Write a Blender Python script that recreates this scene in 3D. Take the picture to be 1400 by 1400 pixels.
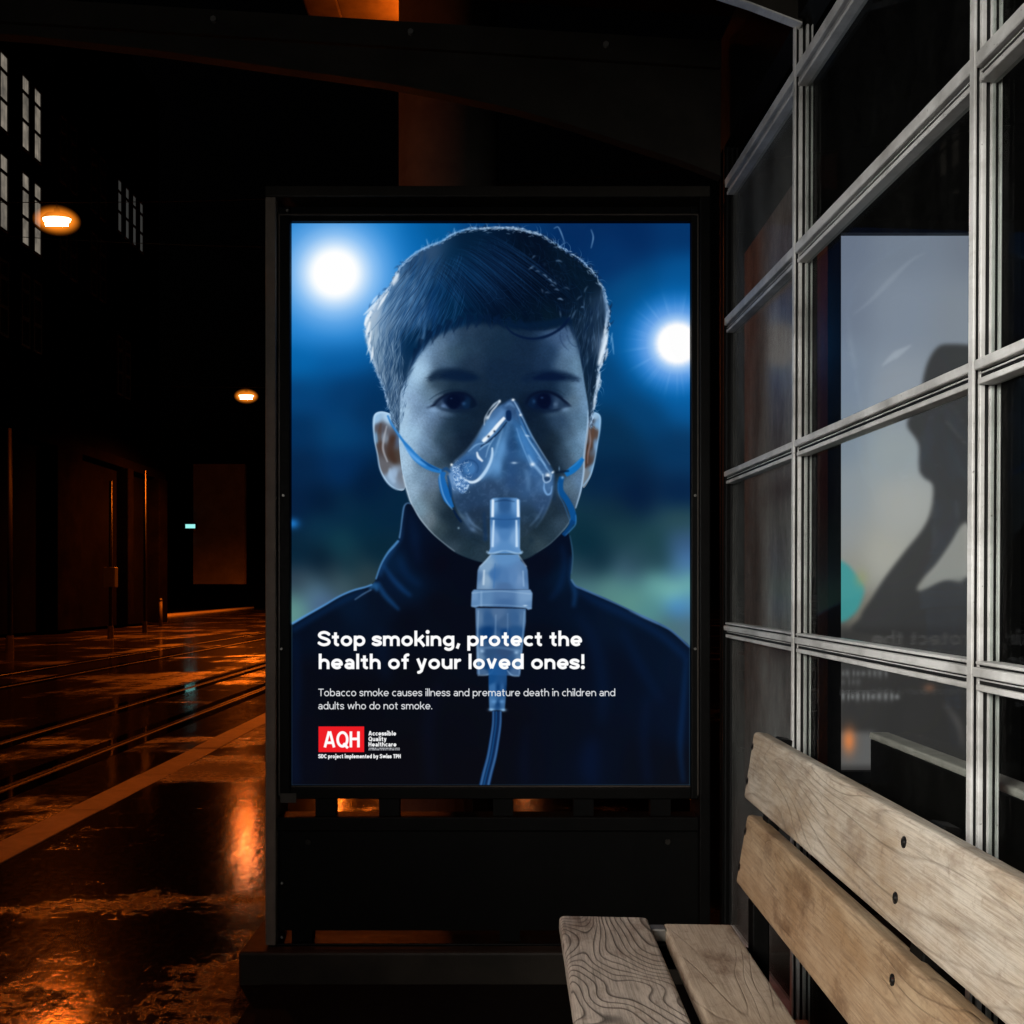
import bpy, bmesh, math, random
import numpy as np
from mathutils import Matrix, Vector
R = math.radians
for o in list(bpy.data.objects):
    bpy.data.objects.remove(o)
scene = bpy.context.scene
# ------------------------------------------------------------------ camera: seated eye height, level, looking along +Y down the shelter
cam_data = bpy.data.cameras.new('camera'); cam = bpy.data.objects.new('camera', cam_data)
scene.collection.objects.link(cam); scene.camera = cam
cam.location = (0, 0, 1.14); cam.rotation_euler = (R(90), 0, 0)
cam_data.sensor_width = 36; cam_data.lens = 33.48; cam_data.shift_x = .0021; cam_data.shift_y = .0793
cam_data.clip_start = .02; cam_data.clip_end = 1000
# ------------------------------------------------------------------ night sky
world = bpy.data.worlds.new('World'); scene.world = world; world.use_nodes = True
wn = world.node_tree; wn.nodes.clear()
sky = wn.nodes.new('ShaderNodeTexSky'); sky.sky_type = 'NISHITA'; sky.sun_disc = False
sky.sun_elevation = R(-4); sky.sun_rotation = R(210)
bg = wn.nodes.new('ShaderNodeBackground'); bg.inputs['Strength'].default_value = .012
wo = wn.nodes.new('ShaderNodeOutputWorld')
wn.links.new(sky.outputs[0], bg.inputs[0]); wn.links.new(bg.outputs[0], wo.inputs[0])
# ------------------------------------------------------------------ picture
scene.view_settings.view_transform = 'Standard'; scene.view_settings.look = 'None'
scene.view_settings.exposure = 0; scene.view_settings.gamma = 1; scene.view_settings.use_curve_mapping = False
scene.render.engine = 'CYCLES'
scene.cycles.use_denoising = True
scene.cycles.max_bounces = 10; scene.cycles.transparent_max_bounces = 16
scene.cycles.sample_clamp_indirect = 4
SODIUM = (1.0, .155, .006)
# ---------------------------------------------------------------- flat print of the poster: drawn in code, no file is read
PX0, PY0, PW, PH, PS = 399.0, 306.0, 544, 767, 2
rng = np.random.default_rng(7)

class Canvas:
    def __init__(s, w, h, sc, ox, oy):
        s.sc, s.ox, s.oy = sc, ox, oy
        s.w, s.h = int(w * sc), int(h * sc)
        s.im = np.zeros((s.h, s.w, 3), np.float32)
        s.X, s.Y = np.meshgrid((np.arange(s.w) + .5) / sc + ox, (np.arange(s.h) + .5) / sc + oy)
        s.X = s.X.astype(np.float32); s.Y = s.Y.astype(np.float32)

    def px(s, pts):
        p = np.asarray(pts, np.float64)
        return np.stack([(p[:, 0] - s.ox) * s.sc, (p[:, 1] - s.oy) * s.sc], 1)

def spline(pts, closed=False, n=8):
    p = np.asarray(pts, float)
    if closed:
        q = np.vstack([p[-1], p, p[0], p[1]])
    else:
        q = np.vstack([2 * p[0] - p[1], p, 2 * p[-1] - p[-2]])
    t = np.linspace(0, 1, n, endpoint=False)[:, None]
    out = []
    for i in range(1, len(q) - 2):
        a, b, c, d = q[i - 1], q[i], q[i + 1], q[i + 2]
        out.append(.5 * (2 * b + (c - a) * t + (2 * a - 5 * b + 4 * c - d) * t ** 2 + (3 * b - a - 3 * c + d) * t ** 3))
    if not closed:
        out.append(q[-2][None])
    return np.vstack(out)

def fill(cv, pts, smooth=True, n=8):
    """antialiased mask of a closed outline, whole canvas"""
    if smooth:
        pts = spline(pts, True, n)
    p = cv.px(pts)
    m = np.zeros((cv.h, cv.w), np.float32)
    a = p; b = np.roll(p, -1, 0)
    y0 = max(0, int(np.floor(p[:, 1].min()))); y1 = min(cv.h, int(np.ceil(p[:, 1].max())))
    sub = 3
    edge = np.arange(cv.w + 1)
    for y in range(y0, y1):
        for k in range(sub):
            yy = y + (k + .5) / sub
            c = (a[:, 1] <= yy) != (b[:, 1] <= yy)
            if not c.any():
                continue
            A, B = a[c], b[c]
            xs = np.sort(A[:, 0] + (yy - A[:, 1]) / (B[:, 1] - A[:, 1]) * (B[:, 0] - A[:, 0]))
            for j in range(0, len(xs) - 1, 2):
                xa, xb = max(xs[j], 0.), min(xs[j + 1], float(cv.w))
                if xb <= xa:
                    continue
                i0, i1 = int(xa), min(int(xb), cv.w - 1)
                if i0 == i1:
                    m[y, i0] += (xb - xa) / sub
                else:
                    m[y, i0] += (i0 + 1 - xa) / sub
                    m[y, i0 + 1:i1] += 1. / sub
                    m[y, i1] += (xb - i1) / sub
    return np.clip(m, 0, 1)

def box1(a, r, ax):
    if r < 1:
        return a
    pad = [(0, 0)] * a.ndim; pad[ax] = (r + 1, r)
    c = np.cumsum(np.pad(a, pad, mode='edge'), axis=ax, dtype=np.float64)
    n = a.shape[ax]; w = 2 * r + 1
    hi = np.take(c, np.arange(w, w + n), axis=ax); lo = np.take(c, np.arange(0, n), axis=ax)
    return ((hi - lo) / w).astype(np.float32)

def blur(a, sig):
    r = int(round(sig * .87))
    if r < 1:
        return a
    for _ in range(3):
        a = box1(box1(a, r, 0), r, 1)
    return a

def blurbox(m, sig):
    """blur a mask inside the box it fills"""
    ys, xs = np.nonzero(m > .002)
    if len(ys) == 0:
        return m
    k = int(sig * 4) + 3
    y0, y1 = max(0, ys.min() - k), min(m.shape[0], ys.max() + k)
    x0, x1 = max(0, xs.min() - k), min(m.shape[1], xs.max() + k)
    o = np.zeros_like(m)
    sub = np.pad(m[y0:y1, x0:x1], ((k, k), (k, k)))
    o[y0:y1, x0:x1] = blur(sub, sig)[k:-k, k:-k] if y1 > y0 and x1 > x0 else 0
    # a fill that runs off the canvas keeps full strength there
    return o

def put(cv, m, col, alpha=1.0):
    ys, xs = np.nonzero(m > .002)
    if len(ys) == 0:
        return
    sl = (slice(ys.min(), ys.max() + 1), slice(xs.min(), xs.max() + 1))
    k = (m[sl] * alpha)[..., None]
    c = col[sl] if isinstance(col, np.ndarray) and col.ndim == 3 else np.asarray(col, np.float32) / 255
    cv.im[sl] = cv.im[sl] * (1 - k) + c * k

def add(cv, m, col, alpha=1.0):
    cv.im += (m * alpha)[..., None] * (np.asarray(col, np.float32) / 255)

def upscale(a, h, w):
    gy = np.linspace(0, a.shape[0] - 1.001, h); gx = np.linspace(0, a.shape[1] - 1.001, w)
    iy = gy.astype(int); ix = gx.astype(int)
    fy = (gy - iy)[:, None]; fx = (gx - ix)[None, :]
    if a.ndim == 3:
        fy = fy[..., None]; fx = fx[..., None]
    A = a[iy][:, ix]; B = a[iy][:, ix + 1]; C_ = a[iy + 1][:, ix]; D = a[iy + 1][:, ix + 1]
    return ((A * (1 - fx) + B * fx) * (1 - fy) + (C_ * (1 - fx) + D * fx) * fy).astype(np.float32)

def field(cv, pts, power=1.6, soft=6.0, step=4, sm=0):
    """smooth colour field through control colours (x, y, r, g, b)"""
    P = np.asarray(pts, np.float32)
    h, w = cv.h // step + 2, cv.w // step + 2
    gx, gy = np.meshgrid(np.linspace(0, cv.w, w) / cv.sc + cv.ox, np.linspace(0, cv.h, h) / cv.sc + cv.oy)
    d = (gx[..., None] - P[:, 0]) ** 2 + (gy[..., None] - P[:, 1]) ** 2 + soft ** 2
    W = d ** -power
    c = (W @ (P[:, 2:5] / 255)) / W.sum(-1, keepdims=True)
    c = c.astype(np.float32)
    if sm:
        c = blur(c, sm * cv.sc / step)
    return upscale(c, cv.h, cv.w)

def noise(cv, cell, seed, octaves=1):
    r = np.random.default_rng(seed); out = 0; amp = 1; tot = 0
    for o in range(octaves):
        c = cell / 2 ** o * cv.sc
        g = r.random((int(cv.h / c) + 3, int(cv.w / c) + 3))
        out = out + amp * upscale(g, cv.h, cv.w); tot += amp; amp *= .5
    return out / tot

def lines(cv, polys, widths, alphas, blur_px=0, dx=.35):
    """tapered strokes splatted into a mask; widths / alphas: (start, mid, end) each"""
    m = np.zeros((cv.h, cv.w), np.float32)
    X, Y, A = [], [], []
    for p, wd, al in zip(polys, widths, alphas):
        q = cv.px(p)
        L = np.r_[0, np.cumsum(np.hypot(*np.diff(q, axis=0).T))]
        n = max(3, int(L[-1] / dx))
        t = np.linspace(0, L[-1], n)
        x = np.interp(t, L, q[:, 0]); y = np.interp(t, L, q[:, 1]); u = t / max(L[-1], 1e-6)
        w = np.interp(u, [0, .5, 1], wd) * cv.sc; a = np.interp(u, [0, .5, 1], al)
        tx = np.gradient(x); ty = np.gradient(y); nn = np.hypot(tx, ty) + 1e-9
        k = max(1, int(np.ceil(w.max() / .6)))
        for j in range(k):
            o = ((j + .5) / k - .5) * w
            X.append(x - ty / nn * o); Y.append(y + tx / nn * o); A.append(a * dx * np.minimum(1, w / k / .6) * .62)
    X = np.concatenate(X) - .5; Y = np.concatenate(Y) - .5; A = np.concatenate(A)
    ix = np.floor(X).astype(int); iy = np.floor(Y).astype(int); fx = X - ix; fy = Y - iy
    for oy in (0, 1):
        for ox in (0, 1):
            xx, yy = ix + ox, iy + oy
            ok = (xx >= 0) & (yy >= 0) & (xx < cv.w) & (yy < cv.h)
            wgt = (fx if ox else 1 - fx) * (fy if oy else 1 - fy) * A
            m += np.bincount((yy * cv.w + xx)[ok], weights=wgt[ok], minlength=cv.w * cv.h).reshape(cv.h, cv.w)
    m = 1 - np.exp(-m * 1.6)
    return blurbox(m, blur_px * cv.sc) if blur_px else m

def ribbon(cv, pts, w, smooth=True):
    """solid band of varying width along a path; w: list of widths spread along it"""
    p = spline(pts, n=10) if smooth else np.asarray(pts, float)
    L = np.r_[0, np.cumsum(np.hypot(*np.diff(p, axis=0).T))] ; u = L / L[-1]
    ww = np.interp(u, np.linspace(0, 1, len(w)), w) / 2
    t = np.gradient(p, axis=0); t /= np.hypot(*t.T)[:, None] + 1e-9
    n = np.stack([-t[:, 1], t[:, 0]], 1)
    return fill(cv, np.vstack([p + n * ww[:, None], (p - n * ww[:, None])[::-1]]), smooth=False)

def stroke(cv, pts, w, col, alpha=1., soft=0., smooth=True):
    m = ribbon(cv, pts, w if isinstance(w, (list, tuple)) else [w, w], smooth)
    if soft:
        m = blurbox(m, soft * cv.sc)
    put(cv, m, col, alpha)

def blob(cv, x, y, rx, ry, col, alpha=1., rot=0, p=2.0):
    c, s = np.cos(np.radians(rot)), np.sin(np.radians(rot))
    u = ((cv.X - x) * c + (cv.Y - y) * s) / rx; v = (-(cv.X - x) * s + (cv.Y - y) * c) / ry
    put(cv, np.exp(-((u * u + v * v) ** (p / 2))), col, alpha)

# ---------------------------------------------------------------- letter shapes: centre lines, units of the x-height
def arc(cx, cy, rx, ry, a0, a1, n=18):
    a = np.radians(np.linspace(a0, a1, n)); return np.stack([cx + rx * np.cos(a), cy + ry * np.sin(a)], 1)
def ln(*v): return np.asarray(v, float).reshape(-1, 2)
def cat(*a): return np.vstack(a)

def glyph(ch, w):
    """returns strokes, dots, advance; y is up, baseline 0, x-height 1"""
    h = w / 2; A, C, D = 1.49, 1.44, -.45; ov = .02
    W = 1.1; rx = W / 2 - h; ry = .5 + ov - h; o = W / 2
    ring = lambda cx: arc(cx, .5, rx, ry, 0, 360, 36)
    nw = 1.02
    def arch(x0, wd):
        r = wd / 2 - h
        top = 1 + ov - h
        return cat(arc(x0 + wd / 2, top - r * .95, r, r * .95, 180, 0), ln(x0 + wd - h, 0))
    S = lambda wd, ht, e: spline(np.array([[wd * .93, .82], [wd * .72, .955], [wd * .47, 1.0], [wd * .2, .93], [wd * .09, .765], [wd * .24, .61], [wd * .52, .51],
                                          [wd * .8, .40], [wd * .92, .235], [wd * .8, .07], [wd * .5, 0.0], [wd * .25, .045], [wd * .03, .17]]) * [1, ht - 2 * h + 2 * e] + [0, h - e], n=5)
    G = {
        'l': ([ln(h, 0, h, A)], [], w), 'i': ([ln(h, 0, h, 1)], [(h, 1.36, .6 * w + .02)], w), '|': ([], [], 0),
        'o': ([ring(o)], [], W), 'n': ([ln(h, 0, h, 1), arch(0, nw)], [], nw), 'h': ([ln(h, 0, h, A), arch(0, nw)], [], nw),
        'm': ([ln(h, 0, h, 1), arch(0, .86 + h * .6), arch(.86 + h * .6 - w, .86 + h * .6)], [], 1.72 + h * 1.2 - w),
        'u': ([ln(nw - h, 0, nw - h, 1), (lambda a: np.stack([nw - a[:, 0], 1 - a[:, 1]], 1))(arch(0, nw))], [], nw),
        'r': ([ln(h, 0, h, 1), arc(.62, .5, .62 - h, .52 - h, 175, 92, 10)], [], .66),
        'p': ([ln(h, D, h, 1), ring(o)], [], W), 'b': ([ln(h, 0, h, A), ring(o)], [], W),
        'd': ([ln(W - h, 0, W - h, A), ring(o)], [], W),
        'g': ([ring(o), cat(ln(W - h, 1), arc(o + .02, -.02, o - h - .02, .45 - h, 0, -148, 16))], [], W),
        'c': ([arc(o, .5, rx, ry, 52, 308, 26)], [], .93),
        'e': ([cat(ln(h + .03, .47, W - h, .47), arc(o, .5, rx, ry, 0, 316, 30))], [], W),
        'a': ([cat(arc(.47, 1.02 - h - .3, .47 - h, .3, 150, 0, 12), ln(.94 - h, 0)), arc(.45, .31, .45 - h, .33 - h, 0, 360, 24)], [], .96),
        's': ([S(.82, 1.0, ov)], [], .84), 'S': ([S(1.12, C, ov)], [], 1.15),
        't': ([cat(ln(.2 + h, 1.32, .2 + h, .35), arc(.2 + h + .24, .3 + .0, .24, .32 - h, 180, 275, 8)), ln(0, 1 - h * .9, .66, 1 - h * .9)], [], .7),
        'f': ([cat(ln(.2 + h, 0, .2 + h, 1.15), arc(.2 + h + .27, 1.17, .27, .35 - h, 180, 75, 8)), ln(0, 1 - h * .9, .68, 1 - h * .9)], [], .68),
        'k': ([ln(h, 0, h, A), ln(.95 - h * .6, 1.02, h + .12, .47), ln(h + .3, .62, 1.02 - h * .5, -.02)], [], .98),
        'v': ([ln(h, 1.02, .5, .0 + h * .5), ln(1 - h, 1.02, .5, .0 + h * .5)], [], 1.0),
        'w': ([ln(h, 1.02, .42, h * .5), ln(.42, h * .5, .8, 1), ln(.8, 1, 1.18, h * .5), ln(1.18, h * .5, 1.6 - h, 1.02)], [], 1.6),
        'y': ([ln(h, 1.02, .54, .0), cat(ln(1.02 - h, 1.02, .5, -.16), arc(.24, -.12, .22, .33 - h, -20, -110, 6))], [], 1.0),
        'j': ([cat(ln(h + .1, 1, h + .1, -.2), arc(-.06, -.2, .16 + h, .22, 0, -80, 6))], [(h + .1, 1.36, .6 * w + .02)], w + .1),
        ',': ([ln(.3, .26, .12, -.24)], [], .4), '.': ([], [(.6 * w, .6 * w, .62 * w)], 1.2 * w),
        '!': ([ln(h + .06, .5, h + .06, C)], [(h + .06, .6 * w, .6 * w + .02)], w + .12),
        'T': ([ln(0, C - h, 1.2, C - h), ln(.6, 0, .6, C)], [], 1.12),
        'A': ([ln(h * .9, 0, .65 - h * .35, C), ln(1.3 - h * .9, 0, .65 + h * .35, C), ln(.3, .42, 1.0, .42)], [], 1.3),
        'Q': ([arc(.68, C / 2, .68 - h, C / 2 + ov - h, 0, 360, 36), ln(.78, .36, 1.32, -.06)], [], 1.36),
        'H': ([ln(h, 0, h, C), ln(1.12 - h, 0, 1.12 - h, C), ln(h, C * .53, 1.12 - h, C * .53)], [], 1.12),
        'D': ([cat(ln(h, 0, h, C), ), cat(ln(h, C - h, .5, C - h), arc(.5, C / 2, .68 - h, C / 2 - h, 90, -90, 18), ln(h, h))], [], 1.18),
        'C': ([arc(.7, C / 2, .7 - h, C / 2 + ov - h, 48, 312, 26)], [], 1.15),
        'P': ([ln(h, 0, h, C), cat(ln(h, C - h, .55, C - h), arc(.55, C - h - .37, .45 - h, .37, 90, -90, 12), ln(h, C - h - .74))], [], 1.0),
        ' ': ([], [], .5),
    }
    return G[ch]

def text(cv, s, x, base, xh, wpx, col, width=None, track=.16, sx=1.0, alpha=1.0, space=.42):
    w = wpx / xh
    adv = []
    for c in s:
        adv.append(space + track if c == ' ' else glyph(c, w)[2] + track)
    tot = (sum(adv) - track) * xh
    if width:
        sx = width / tot
    m = np.zeros((cv.h, cv.w), np.float32)
    cx = x
    for c, ad in zip(s, adv):
        if c != ' ':
            st, dots, _ = glyph(c, w)
            x0 = int((cx - xh * .5 - cv.ox) * cv.sc) - 3; x1 = int((cx + (ad + .5) * xh * sx - cv.ox) * cv.sc) + 3
            y0 = int((base - 1.7 * xh - cv.oy) * cv.sc) - 2; y1 = int((base + .7 * xh - cv.oy) * cv.sc) + 2
            X = cv.X[y0:y1, x0:x1] * cv.sc; Y = cv.Y[y0:y1, x0:x1] * cv.sc
            d = np.full(X.shape, 1e3, np.float32); hw = wpx / 2 * cv.sc
            for p in st:
                q = np.stack([(cx + p[:, 0] * xh * sx), base - p[:, 1] * xh], 1) * cv.sc
                closed = np.hypot(*(q[0] - q[-1])) < .01
                for i in range(len(q) - 1):
                    a, b = q[i], q[i + 1]; v = b - a; L = np.hypot(*v)
                    if L < 1e-4: continue
                    v = v / L
                    al = (X - a[0]) * v[0] + (Y - a[1]) * v[1]; pe = -(X - a[0]) * v[1] + (Y - a[1]) * v[0]
                    dx_ = np.abs(al - L / 2) - L / 2; dy_ = np.abs(pe) - hw
                    d = np.minimum(d, np.maximum(dx_, dy_))
                    if i > 0 or closed:
                        d = np.minimum(d, np.hypot(X - a[0], Y - a[1]) - hw)
            for (ax, ay, r) in dots:
                d = np.minimum(d, np.hypot(X - (cx + ax * xh * sx) * cv.sc, Y - (base - ay * xh) * cv.sc) - r * xh * cv.sc)
            m[y0:y1, x0:x1] = np.maximum(m[y0:y1, x0:x1], np.clip(.5 - d, 0, 1))
        cx += ad * xh * sx
    put(cv, m, col, alpha)

def paint_poster():
    cv = Canvas(PW, PH, PS, PX0, PY0)
    # ---- blurred stadium background
    bg = [(402,312,70,150,218),(402,400,62,148,216),(520,312,22,120,190),(560,330,8,100,172),(600,312,5,88,152),(650,310,5,66,126),(700,310,5,52,106),(800,310,4,42,92),
          (860,320,4,42,92),(930,312,4,50,102),(840,350,4,48,100),(870,400,4,72,128),(935,385,6,82,145),(850,470,5,80,142),(838,510,4,66,118),(935,545,6,86,150),(880,560,4,62,110),
          (840,600,6,46,80),(930,620,6,52,94),(840,650,5,36,68),(930,675,5,36,72),(865,680,4,28,60),(850,705,14,44,62),(850,725,24,58,70),(930,712,38,72,82),(895,742,30,66,76),
          (805,745,9,44,60),(818,765,16,46,62),(935,742,52,86,122),(870,768,38,70,84),(905,768,34,68,80),(800,785,34,62,78),(860,782,55,85,105),(937,765,68,112,160),(925,785,72,120,150),
          (860,798,74,124,128),(800,797,74,118,124),(835,812,84,132,130),(862,818,88,140,134),(900,800,98,158,156),(922,806,120,184,172),(941,800,104,168,166),(928,830,66,134,200),
          (892,835,80,135,138),(941,852,76,108,124),(918,852,74,110,116),(941,820,84,140,170),
          (405,440,36,130,205),(470,440,28,122,196),(405,495,6,98,168),(470,490,6,84,150),(405,540,5,66,120),(480,540,4,56,106),(408,590,4,48,92),(465,590,6,62,110),(503,560,4,48,92),
          (408,640,4,36,72),(470,640,4,44,88),(500,665,4,30,60),(405,690,4,30,62),(442,692,3,26,54),(470,700,7,40,66),(440,715,10,46,70),(465,742,16,56,72),(500,720,5,40,62),(520,700,5,36,62),
          (405,760,8,36,56),(440,768,8,30,48),(480,772,20,50,64),(515,750,8,38,56),(405,792,44,62,78),(450,786,38,58,70),(498,788,40,60,68),(430,812,78,112,136),(402,834,94,144,138),
          (415,800,60,84,96),(440,828,70,98,134),(465,800,58,82,92)]
    cv.im[:] = field(cv, bg, 2.6, 9, sm=9)
    def glow(x, y, tab, fade0, fade1, aspect=1.0):
        r = np.hypot(cv.X - x, (cv.Y - y) * aspect)
        t = np.array(tab, float)
        col = np.stack([np.interp(r, t[:, 0], t[:, k]) for k in (1, 2, 3)], -1).astype(np.float32) / 255
        a = np.clip((fade1 - r) / (fade1 - fade0), 0, 1); a = a * a * (3 - 2 * a)
        put(cv, a.astype(np.float32), col)
    glow(458, 374, [(0,255,255,255),(28,255,255,255),(33,236,246,254),(42,190,220,250),(54,136,190,242),(68,92,164,230),(90,48,138,214),(120,16,112,188),(160,8,98,172)], 60, 150)
    ang = np.arctan2(cv.Y - 470, cv.X - 926); r2 = np.hypot(cv.X - 926, cv.Y - 470)
    glow(926, 470, [(0,255,255,255),(24,255,255,255),(28,224,236,252),(34,160,200,244),(44,96,158,228),(58,44,128,206),(75,8,104,178),(105,4,84,148)], 48, 110)
    rays = (np.sin(ang * 17 + 1) * .4 + np.sin(ang * 31 + 2) * .4 + np.sin(ang * 53) * .3)
    put(cv, (np.clip(rays, 0, 1) * np.exp(-((r2 - 46) / 20) ** 2)).astype(np.float32), (140, 190, 245), .2)
    put(cv, np.clip((28 - r2) / 5, 0, 1).astype(np.float32), (255, 255, 255), 1)
    blob(cv, 400, 716, 9, 7, (28, 116, 196), .9)
    blob(cv, 440, 560, 60, 14, (6, 60, 116), .3, 30)
    cv.im += ((noise(cv, 60, 3, 2) - .5) * .018)[..., None]

    # ---- ears
    le = fill(cv, [(513,566),(511,575),(511,590),(513,608),(517,625),(521,645),(530,660),(541,668),(553,669),(560,640),(556,600),(548,572),(532,565),(521,563)])
    put(cv, le, field(cv, [(513,572,150,190,225),(512,600,110,150,185),(520,585,84,82,90),(521,610,76,66,66),(535,600,74,62,62),(540,625,70,58,52),(528,600,118,128,142),(527,640,98,98,104),
                           (538,648,150,176,205),(548,650,110,120,135),(530,660,130,160,190),(533,570,170,205,235),(546,600,70,90,120)], 2, 2))
    stroke(cv, [(521,579),(519,592),(520,606),(525,622)], [2, 6, 5, 2], (80, 62, 54), .6, .8)
    stroke(cv, [(529,582),(525,600),(524,615),(530,632)], [1.5, 3, 3, 2], (170, 176, 186), .75, .7)
    stroke(cv, [(540,596),(535,606),(534,620),(541,632)], [4, 10, 10, 4], (66, 46, 38), .8, 1.6)
    stroke(cv, [(533,640),(534,652),(540,660)], [2, 6, 5], (160, 190, 220), .7, 1.2)
    stroke(cv, [(533,567),(522,564),(513,568),(511,580),(512,600),(516,620),(520,642),(530,660),(542,669),(553,669)], [1.5, 3, 3, 1.6, 1.4, 1.6, 1.8, 2.2, 1.8, 1], (178, 212, 240), .9, .4)
    re = fill(cv, [(806,568),(813,564),(820,568),(821,577),(819,592),(816,614),(811,640),(806,655),(797,667),(794,640),(798,600)])
    put(cv, re, field(cv, [(812,568,150,185,215),(819,580,120,165,205),(811,592,84,68,62),(808,610,70,58,54),(804,632,74,60,56),(800,648,110,120,130),(815,610,110,150,190),(808,575,70,80,96),(812,640,110,150,185)], 2, 1.6))
    stroke(cv, [(812,583),(810,597),(808,612)], [2, 5, 3], (92, 66, 52), .6, .8)
    stroke(cv, [(803,607),(803,622),(800,640)], [2, 5, 2], (70, 44, 32), .8, .8)
    stroke(cv, [(806,588),(807,604),(804,620),(803,634)], [1, 2, 2, 1], (170, 150, 150), .6, .5)
    stroke(cv, [(807,568),(814,565),(820,570),(820,585),(817,606),(812,634),(806,652),(797,665)], [1.5, 2.6, 2.4, 1.6, 1.4, 1.6, 2, 1.5], (146, 190, 228), .85, .4)

    # ---- face
    face = [(546,540),(545,580),(546,612),(549,640),(553,660),(558,677),(563,691),(574,710),(590,729),(606,743),(620,754),(637,762),(660,769),(686,771),(712,766),(724,762),(734,756),(751,745),(763,734),
            (777,717),(786,698),(795,671),(798,643),(799,614),(803,586),(805,568),(804,545),(803,521),(800,496),(797,470),(790,440),(750,425),(640,425),(590,440),(560,470),(548,515)]
    fm = fill(cv, face)
    fc = field(cv, [(556,525,150,186,218),(573,505,162,198,228),(562,548,138,170,204),(551,560,164,198,226),(549,592,166,202,230),(566,588,154,190,220),(559,612,160,194,222),(574,560,112,142,174),(578,606,116,148,180),(570,575,140,172,205),
        (588,592,96,124,154),(600,598,56,78,94),(592,564,112,144,180),(600,572,80,106,136),(612,580,44,64,80),(630,580,28,48,64),(640,600,24,40,56),(612,612,44,60,74),(592,618,84,112,140),(600,635,58,78,92),(625,625,30,46,60),
        (580,634,92,120,146),(585,480,118,152,186),(578,492,140,174,206),(600,470,92,122,152),(600,488,84,112,140),(612,462,70,98,128),(622,482,60,86,106),(640,470,46,70,90),(640,455,48,70,92),(662,462,38,60,80),(640,500,40,60,80),(606,505,66,92,118),
        (680,470,30,54,74),(682,510,26,48,70),(690,540,26,48,68),(720,480,28,50,72),(722,512,26,48,70),(750,480,40,66,94),(742,500,34,58,84),(765,466,66,94,130),(780,478,96,130,164),(788,500,102,138,168),(772,500,78,108,138),
        (792,530,106,142,176),(800,552,112,150,186),(795,580,96,132,162),(802,600,130,170,205),(784,570,80,112,142),(774,592,68,94,118),(768,577,52,76,100),(782,608,84,118,148),(792,622,100,136,166),(770,618,54,74,90),(758,600,34,50,62),
        (740,590,24,42,58),(750,620,26,40,52),(762,640,30,46,58),(776,634,66,88,108),(588,540,100,130,156),(600,527,56,76,92),(620,528,36,56,72),(650,528,30,50,68),(655,560,24,42,58),(672,580,30,46,60),(720,560,18,36,54),(752,530,26,48,70),(775,532,56,82,106),(785,548,84,112,136),
        (553,636,168,200,226),(560,668,150,180,205),(576,650,120,150,176),(590,660,96,120,146),(602,650,86,110,134),(592,680,88,108,124),(602,690,62,78,88),(612,680,30,48,60),(612,702,34,50,60),(574,698,120,150,170),(586,712,104,122,136),
        (602,722,62,78,84),(620,732,38,54,62),(640,745,42,60,68),(662,752,48,66,76),(620,706,34,50,60),(642,720,44,64,84),(618,745,60,76,86),(650,735,36,54,66),(790,660,96,130,165),(780,666,84,110,132),(786,682,80,104,126),(770,690,40,58,74),(760,702,42,58,68),(767,714,60,80,95),
        (750,730,48,66,76),(736,745,58,75,82),(720,755,44,62,70),(740,722,38,54,62),(686,760,40,56,66)], 3.4, 4, sm=4.2)
    lum = fc.mean(-1, keepdims=True); dk = np.clip((.42 - lum) / .3, 0, 1)
    fc = fc * (1 - dk * np.array([.42, .25, .10], np.float32)) * .96
    put(cv, fm, fc)
    n1 = noise(cv, 5, 11, 2) - .5
    cv.im += (fm * n1 * .014)[..., None]
    sk = noise(cv, 1.6, 31, 2) - .5
    cv.im *= 1 + (fm * sk * .16)[..., None]
    fr_ = lines(cv, [np.array([[x, y], [x + .5, y + .3]]) for x, y in zip(rng.uniform(548, 803, 260), rng.uniform(560, 760, 260))], [(.8, 1.1, .8)] * 260, [(.5, .8, .5)] * 260)
    put(cv, blurbox(fr_, .5) * fm, (18, 30, 42), .35)
    # temple and cheek light
    blob(cv, 571, 507, 8, 20, (172, 208, 236), .5, 14)
    blob(cv, 553, 575, 7, 46, (176, 208, 234), .4)
    blob(cv, 567, 596, 12, 10, (160, 196, 224), .4)
    stroke(cv, [(551,650),(556,670),(563,690),(574,709),(590,728),(606,742),(622,754)], [2, 2.4, 2.6, 2.2, 1.6, 1.2, .8], (196, 216, 232), .6, .8)
    stroke(cv, [(804,560),(803,590),(799,620),(798,645),(794,670),(787,695)], [1.2, 2.4, 2.2, 2.4, 2, 1.4], (176, 208, 238), .8, .6)
    stroke(cv, [(786,698),(777,716),(763,733),(750,745),(734,756)], [1.6, 1.6, 1.2, .8, .6], (140, 165, 185), .5, .6)
    # ---- brows
    put(cv, blurbox(fill(cv, [(586,517),(592,509),(606,504),(622,503),(640,506),(654,513),(658,520),(645,522),(628,522),(610,521),(598,520),(588,522)]), 4.4), (14, 34, 58), .86)
    put(cv, blurbox(fill(cv, [(602,514),(618,507),(640,510),(654,517),(640,521),(618,519)]), 3), (4, 24, 54), .62)
    put(cv, blurbox(fill(cv, [(712,520),(720,512),(738,507),(758,506),(776,510),(790,517),(793,521),(780,521),(760,522),(738,522),(722,523)]), 4.2), (12, 32, 60), .88)
    put(cv, blurbox(fill(cv, [(728,518),(744,510),(762,511),(774,517),(760,520),(740,520)]), 2.6), (3, 18, 50), .72)
    ps, ws, al = [], [], []
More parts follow.
